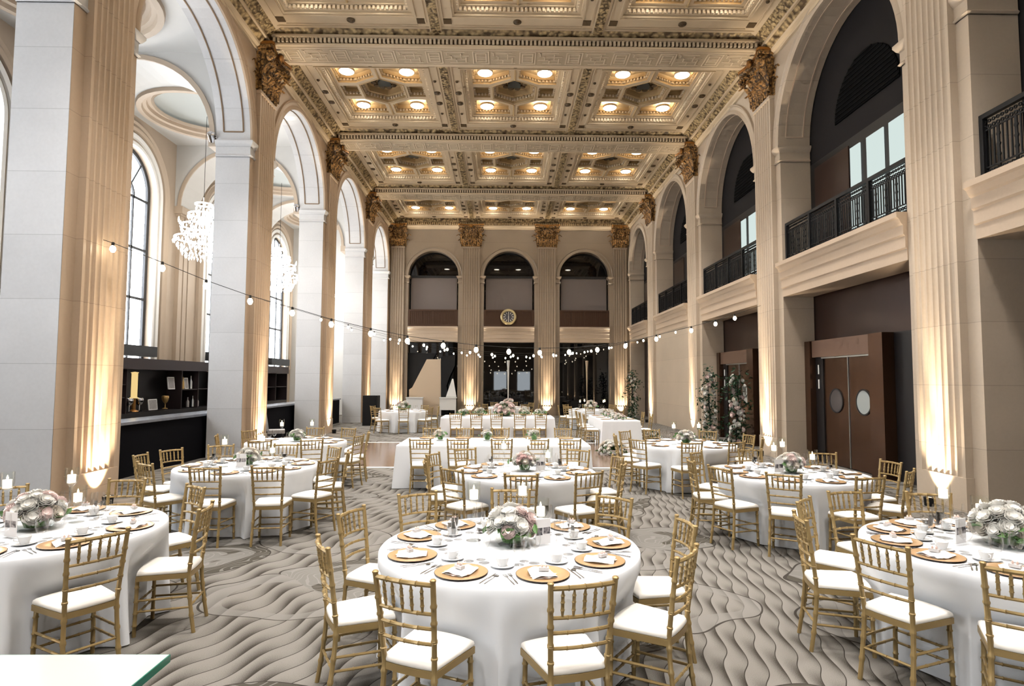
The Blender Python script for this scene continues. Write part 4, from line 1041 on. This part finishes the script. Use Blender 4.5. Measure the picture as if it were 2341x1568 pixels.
def foliage(r, pts, n, size, mat, nm='foliage'):
    """n leaves scattered about the given anchor points (x,y,z,spread)"""
    b = MB()
    for _ in range(n):
        p = r.choice(pts); c = Vector((p[0]+r.gauss(0,p[3]), p[1]+r.gauss(0,p[3]), max(size*1.35, p[2]+r.gauss(0,p[3]))))
        M = Matrix.Translation(c) @ Euler((r.uniform(-1.2,1.2), r.uniform(-1.2,1.2), r.uniform(0,2*PI))).to_matrix().to_4x4(); s_ = size*r.uniform(.7,1.3)
        b.merge(MB().add([(0,-s_,0),(s_*.42,-s_*.2,s_*.1),(s_*.3,s_*.5,s_*.05),(0,s_,-s_*.1),(-s_*.3,s_*.5,s_*.05),(-s_*.42,-s_*.2,s_*.1),(0,0,0)], [(0,1,6),(1,2,6),(2,3,6),(3,4,6),(4,5,6),(5,0,6)]), M)
    return b.mesh(nm, mat)
def centrepiece(x, y, z, label, R, n, seed, size=.058, pal='wwwcppw', vase=True, group='white and blush centrepieces', rz=0, leaves=26, el=1.0):
    r = random.Random(seed); t = thing('centrepiece', label, 'flowers', (x, y, z), rz, group)
    h = .055 if vase else 0
    if vase:
        part('vase', lt('vase', [(0,.0),(R*.5,.0),(R*.62,.03),(R*.66,.10),(R*.62,.12),(R*.60,.115),(R*.63,.09),(R*.58,.035),(0,.012)], GLASSV, 22), t, label='low clear glass bowl')
        h = .10
    pts = []
    k = 0; tries = 0
    while k < n and tries < 4000:
        tries += 1
        a = r.uniform(0, 2*PI); e = math.acos(1 - r.random()*1.08)      # upper hemisphere and a little below
        q = Vector((R*.95*el*math.sin(e)*math.cos(a), R*.95*math.sin(e)*math.sin(a), h + R*.22 + R*.72*math.cos(e)))
        if any((q-p).length < size*1.12 for p in pts): continue
        pts.append(q); k += 1
        me = r.choice(BL[r.choice(pal)]); s_ = size*r.uniform(.85, 1.2)
        o = part('bloom', me, t, q); d = Vector((q.x, q.y, (q.z-h)*1.2+.02)).normalized()
        o.rotation_euler = d.to_track_quat('Z', 'Y').to_euler(); o.scale = (s_, s_, s_)
    anch = [(p.x*.78, p.y*.78, p.z*.8-size*.3, size*.3) for p in pts] + [(R*.9*el*math.cos(a), R*.9*math.sin(a), h+.03, .02) for a in [2*PI*i/10 for i in range(10)]]
    part('foliage', foliage(r, anch, leaves, size*.75, LEAFG), t, kind='stuff')
    if not vase:
        return t
    part('stems', MB().lathe([(0,.02),(R*.35,.02),(R*.5,.10),(0,.11)], 14).mesh('stems', LEAFG), t, kind='stuff')
    return t

# ------------------------------------------------------------------ guests' places
DIR16 = ['right','right, slightly far','far right','far, slightly right','farthest','far, slightly left','far left','left, slightly far','left','left, slightly near','near left','near, slightly left','nearest','near, slightly right','near right','right, slightly near']
def seat_names(angs):
    used = set(); res = [None]*len(angs)
    for i in sorted(range(len(angs)), key=lambda i: angs[i]):
        k0 = round((angs[i] % 360)/22.5) % 16
        for dlt in (0, 1, -1, 2, -2, 3, -3, 4):
            k = (k0+dlt) % 16
            if k not in used: used.add(k); res[i] = DIR16[k]; break
    return res
RT = 0.90
def setting(tx, ty, ang, seat, tname, lvl, rr=.70, z=.76, full=True):
    """one place: ang = outward direction from the table centre"""
    ca, sa = math.cos(ang), math.sin(ang); rz = ang - PI/2 + PI           # local +y points to the table centre
    cx, cy = tx+rr*ca, ty+rr*sa
    def W(lx, ly): return (cx + lx*math.cos(rz) - ly*math.sin(rz), cy + lx*math.sin(rz) + ly*math.cos(rz))
    at = 'at the %s seat of the %s' % (seat, tname)
    def put(nm, tm, label, cat, lx, ly, grp, dz=0, dr=0):
        p = W(lx, ly)
        if isinstance(tm, list):
            o = thing(nm, label, cat, (p[0], p[1], z+dz), rz+dr, grp); place(tm, o)
        else: o = thing(nm, label, cat, (p[0], p[1], z+dz), rz+dr, grp, me=tm)
        return o
    put('charger_plate', CHG, 'gold charger plate ' + at, 'plate', 0, 0, 'gold charger plates')
    put('napkin', NAP, 'folded white napkin ' + at, 'napkin', rnd.uniform(-.01,.01), 0, 'folded napkins', .0005, rnd.uniform(-.5,.5))
    if lvl >= 3:
        put('favor', FAV, 'small silver favour ' + at, 'favour', 0, -.02, 'silver favours on the napkins', .037, rnd.uniform(-.4,.4))
    if lvl >= 2:
        put('fork', FORK, 'outer silver fork ' + at, 'fork', -.215, -.02, 'silver forks', 0, .03)
        put('knife', KNIFE, 'silver knife ' + at, 'knife', .19, -.02, 'silver knives')
        put('saucer', SAU, 'white saucer ' + at, 'saucer', .17, .22, 'white saucers')
        put('teacup', CUP, 'white teacup ' + at, 'cup', .17, .22, 'white teacups', .007, rnd.uniform(0, 6))
        put('wine_glass', WINE, 'clear wine glass ' + at, 'wine glass', .03, .245, 'wine glasses')
        put('water_goblet', GOBL, 'clear water goblet ' + at, 'goblet', -.075, .235, 'water goblets')
    else: put('wine_glass', WINE, 'clear wine glass ' + at, 'wine glass', .1, .22, 'wine glasses')
    if lvl >= 3:
        put('fork', FORK, 'inner silver fork ' + at, 'fork', -.188, -.01, 'silver forks', 0, -.02)
        put('spoon', SPOON, 'silver spoon ' + at, 'spoon', .215, -.02, 'silver spoons')
        put('champagne_flute', FLUTE, 'clear champagne flute ' + at, 'champagne flute', -.02, .17 if False else .30, 'champagne flutes')

def round_table(key, tx, ty, tname, chairs, lvl, near, seed, extra=()):
    t = thing('round_table', 'round banquet table under the white cloth of the %s' % tname, 'table', (tx, ty, 0), 0, 'round banquet tables')
    part('tabletop', TTOP, t)
    for k in range(4): part('leg', TLEG, t, (.55*math.cos(PI/4+k*PI/2), .55*math.sin(PI/4+k*PI/2), 0))
    p, n = round_per(.905)
    thing('tablecloth', 'white cloth draped to the floor over the %s' % tname, 'tablecloth', (tx, ty, 0), 0, 'white round tablecloths', me=cloth(p, n, (tx, ty), chairs, seed))
    angs = [math.degrees(math.atan2(y-ty, x-tx)) for x, y, d in chairs]
    allang = angs + list(extra); names = seat_names(allang)
    for (x, y, d), nm in zip(chairs, names):
        chair(x, y, d, 'gold chair with ivory cushion, %s seat of the %s' % (nm, tname), 'gold chairs around the round tables', near)
    for a, nm in zip(allang, names): setting(tx, ty, math.radians(a), nm, tname, lvl)
CH = {'T1': [(-0.89, 3.96, -64), (-0.4, 3.41, -25), (0.34, 3.35, 16), (0.89, 3.79, 55), (1.07, 4.4, 95), (0.8, 5.16, 137), (0.03, 5.44, 170), (-0.63, 5.26, -150), (-0.93, 4.69, -109)],
 'T2': [(-2.82, 4.18, 57), (-2.6, 4.89, 100), (-3.04, 5.63, 141), (-3.75, 5.96, -179), (-4.44, 5.6, -133)],
 'T3': [(2.6, 3.98, -64), (2.96, 3.51, -36), (3.8, 5.3, 165), (3.2, 5.38, -167), (2.75, 5.05, -132), (2.47, 4.54, -102)],
 'T4': [(-4.57, 8.24, -87), (-4.13, 7.59, -34), (-3.41, 7.32, 1), (-2.75, 7.39, 7), (-2.41, 7.84, 65), (-2.40, 8.52, 103), (-2.69, 9.03, 135), (-3.36, 9.33, -178), (-4.21, 9.17, -160), (-4.5, 8.72, -113)],
 'T5': [(-0.72, 7.71, -81), (-0.42, 7.19, -41), (0.21, 6.85, -3), (0.84, 6.96, 27), (1.24, 7.56, 71), (1.29, 8.1, 103), (0.97, 8.71, 149), (-0.42, 8.8, -147), (-0.73, 8.3, -113)],
 'T6': [(2.76, 7.28, -63), (3.19, 6.87, -32), (3.86, 6.72, 11), (4.47, 7.11, 44), (4.68, 7.7, 97), (4.48, 8.39, 168), (3.67, 8.79, -178), (2.91, 8.46, -133), (2.65, 7.81, -93)],
 'T7': [(-4.89, 11.12, -70), (-4.06, 10.37, 15), (-3.28, 10.53, 20), (-2.83, 11.14, 75), (-2.83, 11.75, 100), (-3.3, 12.5, 155), (-3.92, 12.62, -178), (-4.76, 11.98, -115)],
 'T8': [(2.50, 10.68, -50), (3.07, 10.25, 7), (3.79, 10.36, 25), (4.35, 10.85, 66), (4.40, 11.43, 102), (4.0, 12.16, 142), (3.13, 12.36, -166), (2.60, 12.04, -138), (2.33, 11.35, -94)]}
TB = {'T1': (.05, 4.37, 'front centre table', 3), 'T2': (-3.60, 4.80, 'front left table', 3), 'T3': (3.55, 4.32, 'front right table', 3), 'T4': (-3.42, 8.30, 'second-row left table', 2),
      'T5': (.28, 7.87, 'second-row centre table', 2), 'T6': (3.66, 7.75, 'second-row right table', 2), 'T7': (-3.85, 11.50, 'third-row left table', 1), 'T8': (3.38, 11.28, 'third-row right table', 1)}
EX = {'T2': [-78, -150], 'T3': [-95, -30, 40]}
for k, (tx, ty, tn, lv) in TB.items(): round_table(k, tx, ty, tn, CH[k], lv, lv >= 2, hash(k) % 7 + int(k[1])*11 if False else int(k[1])*11, EX.get(k, ()))
def ring_chairs(tx, ty, angs, r=1.08): return [(tx+r*math.cos(math.radians(a)), ty+r*math.sin(math.radians(a)), a+90) for a in angs]
TF = {'T9': (-3.75, 23.0, 'far left table', [-125,-80,-35,10,60,110,160]), 'T10': (.25, 26.6, 'far centre table', [-100,-60,-10,40,80,120,170,-140]), 'T11': (3.55, 24.6, 'far right table', [-140,-100,-60,-15,40,90,135,178])}
for k, (tx, ty, tn, an) in TF.items(): round_table(k, tx, ty, tn, ring_chairs(tx, ty, an), 1, False, int(k[1:])*7)
# long tables
def long_table(x0, x1, y0, y1, tname, chairs, seed, places, grp='gold chairs along the long tables'):
    cx, cy, hx, hy = (x0+x1)/2, (y0+y1)/2, (x1-x0)/2, (y1-y0)/2
    t = thing('long_table', 'long rectangular banquet table under the cloth of the %s' % tname, 'table', (cx, cy, 0))
    part('tabletop', MB().box(-hx+.02, hx-.02, -hy+.02, hy-.02, .725, .753).mesh('long_top', WOOD), t)
    for sx in (-1,1):
        for sy in (-1,1): part('leg', TLEG, t, (sx*(hx-.3), sy*(hy-.3), 0))
    p, n = rect_per(hx, hy)
    thing('tablecloth', 'white cloth draped to the floor over the %s' % tname, 'tablecloth', (cx, cy, 0), me=cloth(p, n, (cx, cy), chairs, seed, amp=.016, flare=.06, nf=30))
    W5 = ['first','second','third','fourth','fifth','sixth']; cnt = {}
    for (x, y, d) in chairs:
        s_ = {0: 'near side', 180: 'far side', -90: 'left side', 90: 'right side'}[d]; q = cnt[s_] = cnt.get(s_, 0)+1
        chair(x, y, d, 'gold chair, %s from %s, %s of the %s' % (W5[q-1], 'the left' if d in (0,180) else 'the near end', s_, tname), grp, False)
        dx, dy = -math.sin(math.radians(d)), math.cos(math.radians(d))
        px, py = x+dx*.42, y+dy*.42
        lab = '%s from %s, %s of the %s' % (W5[q-1], 'left' if d in (0,180) else 'near end', s_, tname)
        o = thing('charger_plate', 'gold charger plate, ' + lab, 'plate', (px, py, .76), math.radians(d), 'gold charger plates'); place(CHG, o)
        if places:
            o = thing('wine_glass', 'clear wine glass, ' + lab, 'wine glass', (px+dx*.2+dy*.05, py+dy*.2+dx*.05, .76), 0, 'wine glasses'); place(WINE, o)
R1C = [(x, 10.69, 0) for x in (-1.41,-.77,-.02,.60,1.15)] + [(x, 12.62, 180) for x in (-1.50,-.8,-.05,.60,1.26)]
R2C = [(x, 18.68, 0) for x in (-1.43,-.81,-.2,.51,1.14)] + [(x, 20.66, 180) for x in (-1.3,-.6,.1,.8)]
long_table(-1.90, 1.57, 10.93, 12.37, 'middle long table', R1C, 5, True)
long_table(-1.93, 1.60, 18.92, 20.42, 'far long table', R2C, 6, True)
R3C = [(2.66, 18.3, -90), (2.66, 19.3, -90), (2.66, 20.2, -90), (4.24, 18.4, 90), (4.24, 19.5, 90)]
long_table(2.90, 4.0, 17.75, 20.7, 'flower-draped head table', R3C, 8, False)

# ------------------------------------------------------------------ centrepieces, candles and cards
CP_ = [('T1', 26, .20, .074, 'wwcppww'), ('T2', 26, .21, .072, 'wpcpww'), ('T3', 30, .23, .076, 'wwwcwp'), ('T4', 18, .16, .064, 'wwwc'), ('T5', 20, .17, .064, 'wwcph'), ('T6', 22, .18, .066, 'wwwcp'), ('T7', 15, .15, .066, 'www'), ('T8', 18, .18, .07, 'wwc')]
off = {'T1': (.02, .02), 'T2': (0,.02), 'T3': (.05,.05)}
for q, (k, n, R, sz, pal) in enumerate(CP_):
    tx, ty, tn, lv = TB[k]; o = off.get(k, (0,0))
    centrepiece(tx+o[0], ty+o[1], .76, 'low glass bowl of %s on the %s' % ('white and blush roses' if 'p' in pal else 'white roses and greenery', tn), R, n, 30+q, sz, pal)
    if lv >= 2:
        L3 = [(-.27,-.12,CAND1,'left tall stemmed'), (.30,.05,CAND2,'right wide-bowled'), (.05,.34,CAND1,'rear tall stemmed')]
        if k == 'T1': L3 = [(-.26,.12,CAND1,'left tall stemmed'), (.10,.28,CAND1,'rear tall stemmed'), (.23,.17,CAND2,'right wide-bowled')]
        if k == 'T2': L3 = [(.02,.36,CAND1,'rear tall stemmed'), (.16,.24,CAND2,'right wide-bowled'), (-.3,.1,CAND1,'left tall stemmed')]
        if k == 'T3': L3 = [(.10,.34,CAND2,'rear wide-bowled'), (-.25,.25,CAND1,'left tall stemmed'), (.33,.1,CAND1,'right tall stemmed')]
    else: L3 = [(-.25,-.1,CAND1,'left tall stemmed'), (.26,.05,CAND1,'right tall stemmed')]
    for (dx, dy, tm, s_) in L3:
        c = thing('candle_holder', '%s glass candle holder with lit candle on the %s' % (s_, tn), 'candle holder', (tx+dx, ty+dy, .76), 0, 'glass candle holders'); place(tm, c)
    if lv >= 2:
        dx, dy, rz = {'T1': (.235,-.02,.5), 'T2': (.03,-.26,-.35), 'T3': (-.27,.06,.45), 'T4': (.0,-.22,.1), 'T5': (.2,-.05,.2), 'T6': (-.2,-.1,.2)}[k]
        c = thing('table_card', 'upright white card with a two-photo strip on the %s' % tn, 'card', (tx+dx, ty+dy, .76), rz, 'photo cards on the tables')
        part('card', MB().box(-.062,.062,-.003,.003,.012,.185).mesh('card', CARD), c); part('photo', MB().box(-.056,-.006,-.0045,-.003,.075,.125).box(.002,.056,-.0045,-.003,.08,.125).mesh('photo', PHOTO), c); part('stand', MB().box(-.066,.066,-.018,.018,0,.012).mesh('stand', ACRY), c)
# long table decorations
for k, x in enumerate((-1.25,-.35,.55)):
    centrepiece(x+.05, 11.75, .76, 'small vase of white flowers on the middle long table, %s from the left' % ['first','second','third'][k], .13, 8, 60+k, .05, 'wwc')
for k, x in enumerate((-1.6,-1.3,-.9,.05,.25,.9,1.05,1.35)):
    c = thing('votive', 'small glass votive candle on the middle long table, %s from the left' % ['first','second','third','fourth','fifth','sixth','seventh','eighth'][k], 'votive candle', (x, 11.55+.12*(k % 2), .76), 0, 'votive candles'); place(VOT, c)
for k, x in enumerate((-1.3,-.75,.65,1.2)): centrepiece(x, 19.7, .76, 'low bunch of white flowers on the far long table, %s from the left' % ['first','second','third','fourth'][k], .2, 8, 70+k, .075, 'wwc', leaves=40)
centrepiece(.05, 19.75, .76, 'tall mound of blush flowers at the middle of the far long table', .42, 26, 75, .10, 'wcpp', leaves=80)
for k, (tx, ty, tn) in enumerate([(TF[q][0], TF[q][1], TF[q][2]) for q in TF]): centrepiece(tx, ty, .76, 'mound of white flowers on the %s' % tn, .30, 14, 80+k, .085, 'wcp', leaves=50)
for k, (dx, dy) in enumerate(((-.5,-.4),(-.2,.5),(.45,-.3),(.6,.3))):
    c = thing('candle_holder', 'tall lit candle holder on the far right table, %s from the left' % ['first','second','third','fourth'][k], 'candle holder', (3.55+dx, 24.6+dy, .76), 0, 'glass candle holders'); place(CAND1, c)
# garland along the head table, floor flowers in front of it
for k in range(5): centrepiece(3.45, 18.0+k*.58, .765, 'white flower garland section along the head table, %s from near end' % ['first','second','third','fourth','fifth'][k], .21, 15, 90+k, .06, 'wwcwp', vase=False, leaves=50)
centrepiece(2.85, 15.95, .02, 'large white and green floor arrangement on the dance floor before head table', .40, 46, 99, .075, 'wwwwc', vase=False, leaves=220, el=1.0)
centrepiece(4.9, 20.2, .02, 'white floor flowers behind the head table', .35, 24, 98, .08, 'wwc', vase=False, leaves=80)

# flower columns against the right wall
def flower_col(x, y, z0, z1, lean, w, label, seed, n):
    r = random.Random(seed); t = thing('flower_column', label, 'flower column', (x, y, z0))
    H = z1-z0; anch = []
    for k in range(26):
        f = k/25; anch.append((lean*f + r.gauss(0,w*.25), r.gauss(0,w*.22), f*H*.98+.05, w*.28))
    part('foliage', foliage(r, anch, 520, .06, LEAFD), t, kind='stuff')
    part('stand', MB().box(-.18,.18,-.18,.18,0,.03).tube([(0,0,.0),(lean*.5,0,H*.5),(lean,0,H*.95)], .02, 6).mesh('stand', IRON), t)
    for k in range(n):
        f = (k+.5)/n; a = r.uniform(-PI*1.05, .05) if r.random() < .85 else r.uniform(0, PI)
        o = part('bloom', r.choice(BL[r.choice('wwwcp')]), t, (lean*f + w*.5*math.cos(a), w*.5*math.sin(a), f*H*.96+.06)); s_ = r.uniform(.07,.11)
        o.rotation_euler = Vector((math.cos(a), math.sin(a), .25)).to_track_quat('Z','Y').to_euler(); o.scale = (s_,s_,s_)
flower_col(6.42, 18.75, 0, 2.18, -.12, .46, 'left tall column of dark ivy and white roses by the right doors', 11, 34)
flower_col(6.98, 18.25, 0, 2.12, .08, .50, 'right tall column of dark ivy and white roses by the right doors', 12, 36)
flower_col(6.25, 29.6, 0, 2.3, .05, .45, 'far dark ivy and white flower column in the right corner', 13, 22)

# ------------------------------------------------------------------ string lights
BM_ = MB().lathe([(0,-.115),(.018,-.110),(.032,-.085),(.034,-.068),(.026,-.045),(.014,-.03),(.013,-.026)], 12).mesh('bulb', BULB, 60)
SK = MB().lathe([(0,.012),(.014,.010),(.017,-.01),(.016,-.034),(0,-.036)], 10).mesh('socket', CORD, 40)
def string_light(pts, label, bulbs=None, sc=1.0):
    t = thing('string_light', label, 'string lights', (0,0,0), 0, 'festoon light strings')
    part('cord', MB().tube(pts, .0042*sc, 5).mesh('cord', CORD), t)
    for p in (bulbs or pts):
        s = part('socket', SK, t, p); s.scale = (sc,)*3; part('bulb', BM_, s)
S1 = [(-6.08,9.43,4.02),(-5.48,9.74,3.78),(-4.91,10.02,3.54),(-4.31,10.33,3.33),(-3.7,10.64,3.17),(-3.1,10.94,3.0),(-2.46,11.26,2.86),(-1.83,11.58,2.75),(-1.18,11.9,2.68),(-.55,12.22,2.62),(.11,12.55,2.60),(.77,12.89,2.60),(1.43,13.22,2.63),(2.1,13.56,2.70),(2.8,13.91,2.81),(3.62,14.32,3.0),(4.61,14.82,3.25),(5.34,15.19,3.45),(5.95,15.5,3.63)]
string_light([(-6.2,9.38,4.06)] + S1 + [(6.8,15.9,3.92)], 'nearest festoon string of warm bulbs swagged across the hall', S1, 1.3)
def catenary(A, B, zm, n): 
    A, B = Vector(A), Vector(B); res = []
    for i in range(n+1):
        t = i/n; p = A.lerp(B, t); s_ = (A.z+B.z)/2 - zm; p.z -= s_*4*t*(1-t)*(.75+.25*4*t*(1-t)); res.append(p)
    return res
for k, (A, B, zm, nm) in enumerate((((-6.2,15.7,3.95),(6.8,21.9,3.9),2.75,'second'), ((-6.2,21.9,3.95),(6.8,28.1,3.9),2.95,'third'), ((-6.2,28.1,3.95),(6.4,33.2,3.9),3.1,'fourth'))):
    p = catenary(A, B, zm, 20); string_light(p, '%s festoon string of warm bulbs across the hall' % nm, p[1:-1], 1.0)

# ------------------------------------------------------------------ things at the end wall
t = thing('drape_panel', 'beige draped panel standing in the left bay of the end wall', 'drape', (-4.2, YF+.2, 0))
part('cloth', MB().prism([(-.95,0),(-.97,1.38),(-.80,1.5),(-.45,2.2),(-.02,3.05),(.75,3.05),(.80,0)], -.03, .03, XZ).mesh('beige_cloth', BEIGE), t)
t = thing('black_curtain', 'black curtain tied back in the left bay of the end wall', 'curtain', (-3.0, YF+.12, 0))
part('curtain', MB().prism([(-.4,0),(-.42,3.2),(.35,3.3),(.32,2.7),(.05,2.1),(-.12,1.6),(-.05,1.2),(.02,1.0),(.02,0)], -.03, .03, XZ).mesh('black_cl', BLKD), t)
t = thing('black_curtain', 'second black curtain swagged to the upper left of the beige panel', 'curtain', (-4.9, YF+.3, 0)); part('curtain', MB().prism([(-.45,0),(-.45,3.4),(1.2,3.4),(.6,2.4),(.1,1.6),(-.2,1.3),(-.35,0)], -.03, .03, XZ).mesh('black_cl2', BLKD), t)
for k, (x, s) in enumerate(((-4.78,'left'),(-2.98,'right'))):
    t = thing('white_bar_table', 'white box-shaped lounge table, %s of two, in the left end bay' % s, 'table', (x, YF-.25, 0)); part('top', MB().box(-.46,.46,-.25,.2,.93,.98).mesh('wtop', WHITE), t); part('front', MB().box(-.44,.44,-.22,-.18,.30,.93).mesh('wfront', WHITE), t)
    for sx in (-.4,.4): part('leg', MB().box(sx-.03,sx+.03,-.2,.15,0,.93).mesh('wleg', WHITE), t)
t = thing('triangle_sign', 'small white pointed cloth panel beside the black curtain', 'panel', (-2.86, YF+.06, .985)); part('cloth', MB().prism([(-.28,0),(.3,0),(.12,1.0),(.05,1.0)], -.01, .01, XZ).mesh('tri', WHITE), t)
for k, (x, m_) in enumerate(((.27, WHITE), (4.62, BEIGE))):
    t = thing('curtain_post', '%s curtain gathered on a post in the %s end bay' % (('white','middle') if k == 0 else ('beige','right')), 'curtain', (x, YF+.25, 0))
    part('curtain', MB().lathe([(0,0),(.04,0),(.03,.6),(.035,1.4),(.06,2.6),(.09,3.0),(0,3.02)], 10).mesh('gather', m_, 50), t)
t = thing('black_speaker', 'black draped speaker box behind the far left table', 'speaker', (-5.55, 25.8, 0)); part('cabinet', MB().box(-.3,.3,-.3,.3,0,1.25).mesh('spk', BLKD), t); part('grille', MB().box(-.27,.27,-.32,-.30,.1,1.2).mesh('spkg', IRON), t)
t = thing('grey_chair', 'grey upholstered chair by the bar behind the third-row left table', 'chair', (-6.5, 17.6, 0), -1.2)
part('seat', MB().box(-.24,.24,-.22,.24,.38,.48).mesh('gseat', FRAMEP), t); part('backrest', MB().sweep([(-.2,0),(-.24,.2),(-.22,.5),(-.1,.62),(.1,.62),(.22,.5),(.24,.2),(.2,0)], [-.24,-.18], lambda y, x, z: (x, y-z*.15, .45+z)).mesh('gback', pmat('grey_uph', (.42,.43,.45), .8)), t)
for sx in (-.2,.2):
    for sy in (-.18,.2): part('leg', MB().box(sx-.02,sx+.02,sy-.02,sy+.02,0,.38).mesh('gleg', BLACKM), t)

# glass-topped stand in the near left corner
t = thing('glass_table', 'thick glass tabletop with painted pale reflection and green edge in lower left corner', 'table', (0,0,0))
gt = MB().box(-2.6,-1.172,1.3,2.222,.925,.95); part('tabletop', gt.mesh('glass_top', MINT), t)
part('edge', MB().box(-1.1735,-1.168,1.3,2.224,.924,.9495).box(-2.6,-1.17,2.2215,2.2245,.924,.9495).mesh('glass_edge', TEAL), t, label='green polished glass edge')
part('base', MB().box(-2.4,-1.32,1.4,2.05,.0,.92).mesh('glass_base', pmat('tan_base', (.35,.26,.21), .5)), t)

# ------------------------------------------------------------------ lights
def lamp(name, kind, loc, power, col, **kw):
    l = bpy.data.lights.new(name, kind); l.energy = power; l.color = col
    for a, v in kw.items(): setattr(l, a, v)
    o = bpy.data.objects.new(name, l); COL.objects.link(o); o.location = loc; return o
def aim(o, d): o.rotation_euler = Vector(d).to_track_quat('-Z', 'Y').to_euler()
WARM = (1, .72, .45)
UCAN = [('can', MB().lathe([(0,0),(.07,0),(.08,.13),(.065,.14),(.05,.12),(0,.11)], 14).mesh('uplight_can', IRON, 40)), ('lens', MB().lathe([(0,.125),(.055,.125),(0,.128)], 12).mesh('uplight_lens', emat('uplight_glow', (1,.8,.55), 8, False)))]
def uplight(x, y, dx, dy, label, pw=UPW):
    t = thing('uplight', label, 'uplight', (x, y, 0), 0, 'uplights at the pilasters'); place(UCAN, t)
    l = lamp('uplight_beam', 'SPOT', (x, y, .17), pw*1.5, (1,.84,.64), spot_size=math.radians(24), spot_blend=1.0, shadow_soft_size=.04); aim(l, (dx*.05, dy*.05, 1))
    l2 = lamp('uplight_wash', 'SPOT', (x, y, .17), pw*WASHF, (1,.82,.60), spot_size=math.radians(75), spot_blend=1.0, shadow_soft_size=.05); aim(l2, (dx*.45, dy*.45, 1))
for k, y in enumerate(PC[2:]):
    n = ['beside the camera','nearest','second','third','fourth'][k]
    uplight(XL+.21, y, -1, 0, 'black uplight at the foot of the %s left pilaster' % n); uplight(XR-.21, y, 1, 0, 'black uplight at the foot of the %s right pilaster' % n)
for x, s in ((-1.82,'left centre'),(2.39,'right centre'),(-5.86,'left corner'),(6.46,'right corner')): uplight(x, YF-.23, 0, 1, 'black uplight at the foot of the %s end pilaster' % s)
for k, bi in enumerate(range(1, 7)):
    yb = YB[bi][0]
    for cx in CXS:
        l = lamp('coffer_downlight', 'SPOT', (cx, yb, ZP+.10), DOWN*(1, 1, 1, 1, 1, .6, .22)[bi], (1,.965,.93), spot_size=math.radians(82), spot_blend=.55, shadow_soft_size=.5)
for y in (18.9, 25.4, 31.2): lamp('chandelier_glow', 'POINT', (-9.42, y, 6.4), 160, (1,.9,.75), shadow_soft_size=.5)

# ------------------------------------------------------------------ world, camera, view
w = bpy.data.worlds.new('world'); SC.world = w; w.use_nodes = True
w.node_tree.nodes['Background'].inputs[0].default_value = (.9,.95,1,1); w.node_tree.nodes['Background'].inputs[1].default_value = .3
F_, PI_, RO_, YA_ = 1389.8, .0611, .0045, .014
cam = bpy.data.cameras.new('camera'); co = bpy.data.objects.new('camera', cam); COL.objects.link(co)
cam.sensor_width = 36; cam.lens = F_/2341*36; cam.clip_start = .05; cam.clip_end = 200
R = Vector((math.cos(YA_), -math.sin(YA_), 0)); F0 = Vector((math.sin(YA_), math.cos(YA_), 0)); Zv = Vector((0,0,1))
Fw = F0*math.cos(PI_) + Zv*math.sin(PI_); U = -F0*math.sin(PI_) + Zv*math.cos(PI_)
ix = R*math.cos(RO_) + U*math.sin(RO_); iy = -R*math.sin(RO_) + U*math.cos(RO_)
M = Matrix(((ix.x, iy.x, -Fw.x, 0), (ix.y, iy.y, -Fw.y, 0), (ix.z, iy.z, -Fw.z, 1.92), (0,0,0,1)))
co.matrix_world = M; SC.camera = co
SC.view_settings.view_transform = 'Standard'; SC.view_settings.look = 'None'; SC.view_settings.exposure = EXPO; SC.view_settings.gamma = 1.0
cy = SC.cycles
cy.max_bounces = 5; cy.diffuse_bounces = 2; cy.glossy_bounces = 2; cy.transmission_bounces = 4; cy.transparent_max_bounces = 10
cy.caustics_reflective = False; cy.caustics_refractive = False; cy.sample_clamp_indirect = 4; cy.use_adaptive_sampling = True; cy.adaptive_threshold = .08; cy.adaptive_min_samples = 12; cy.use_denoising = True
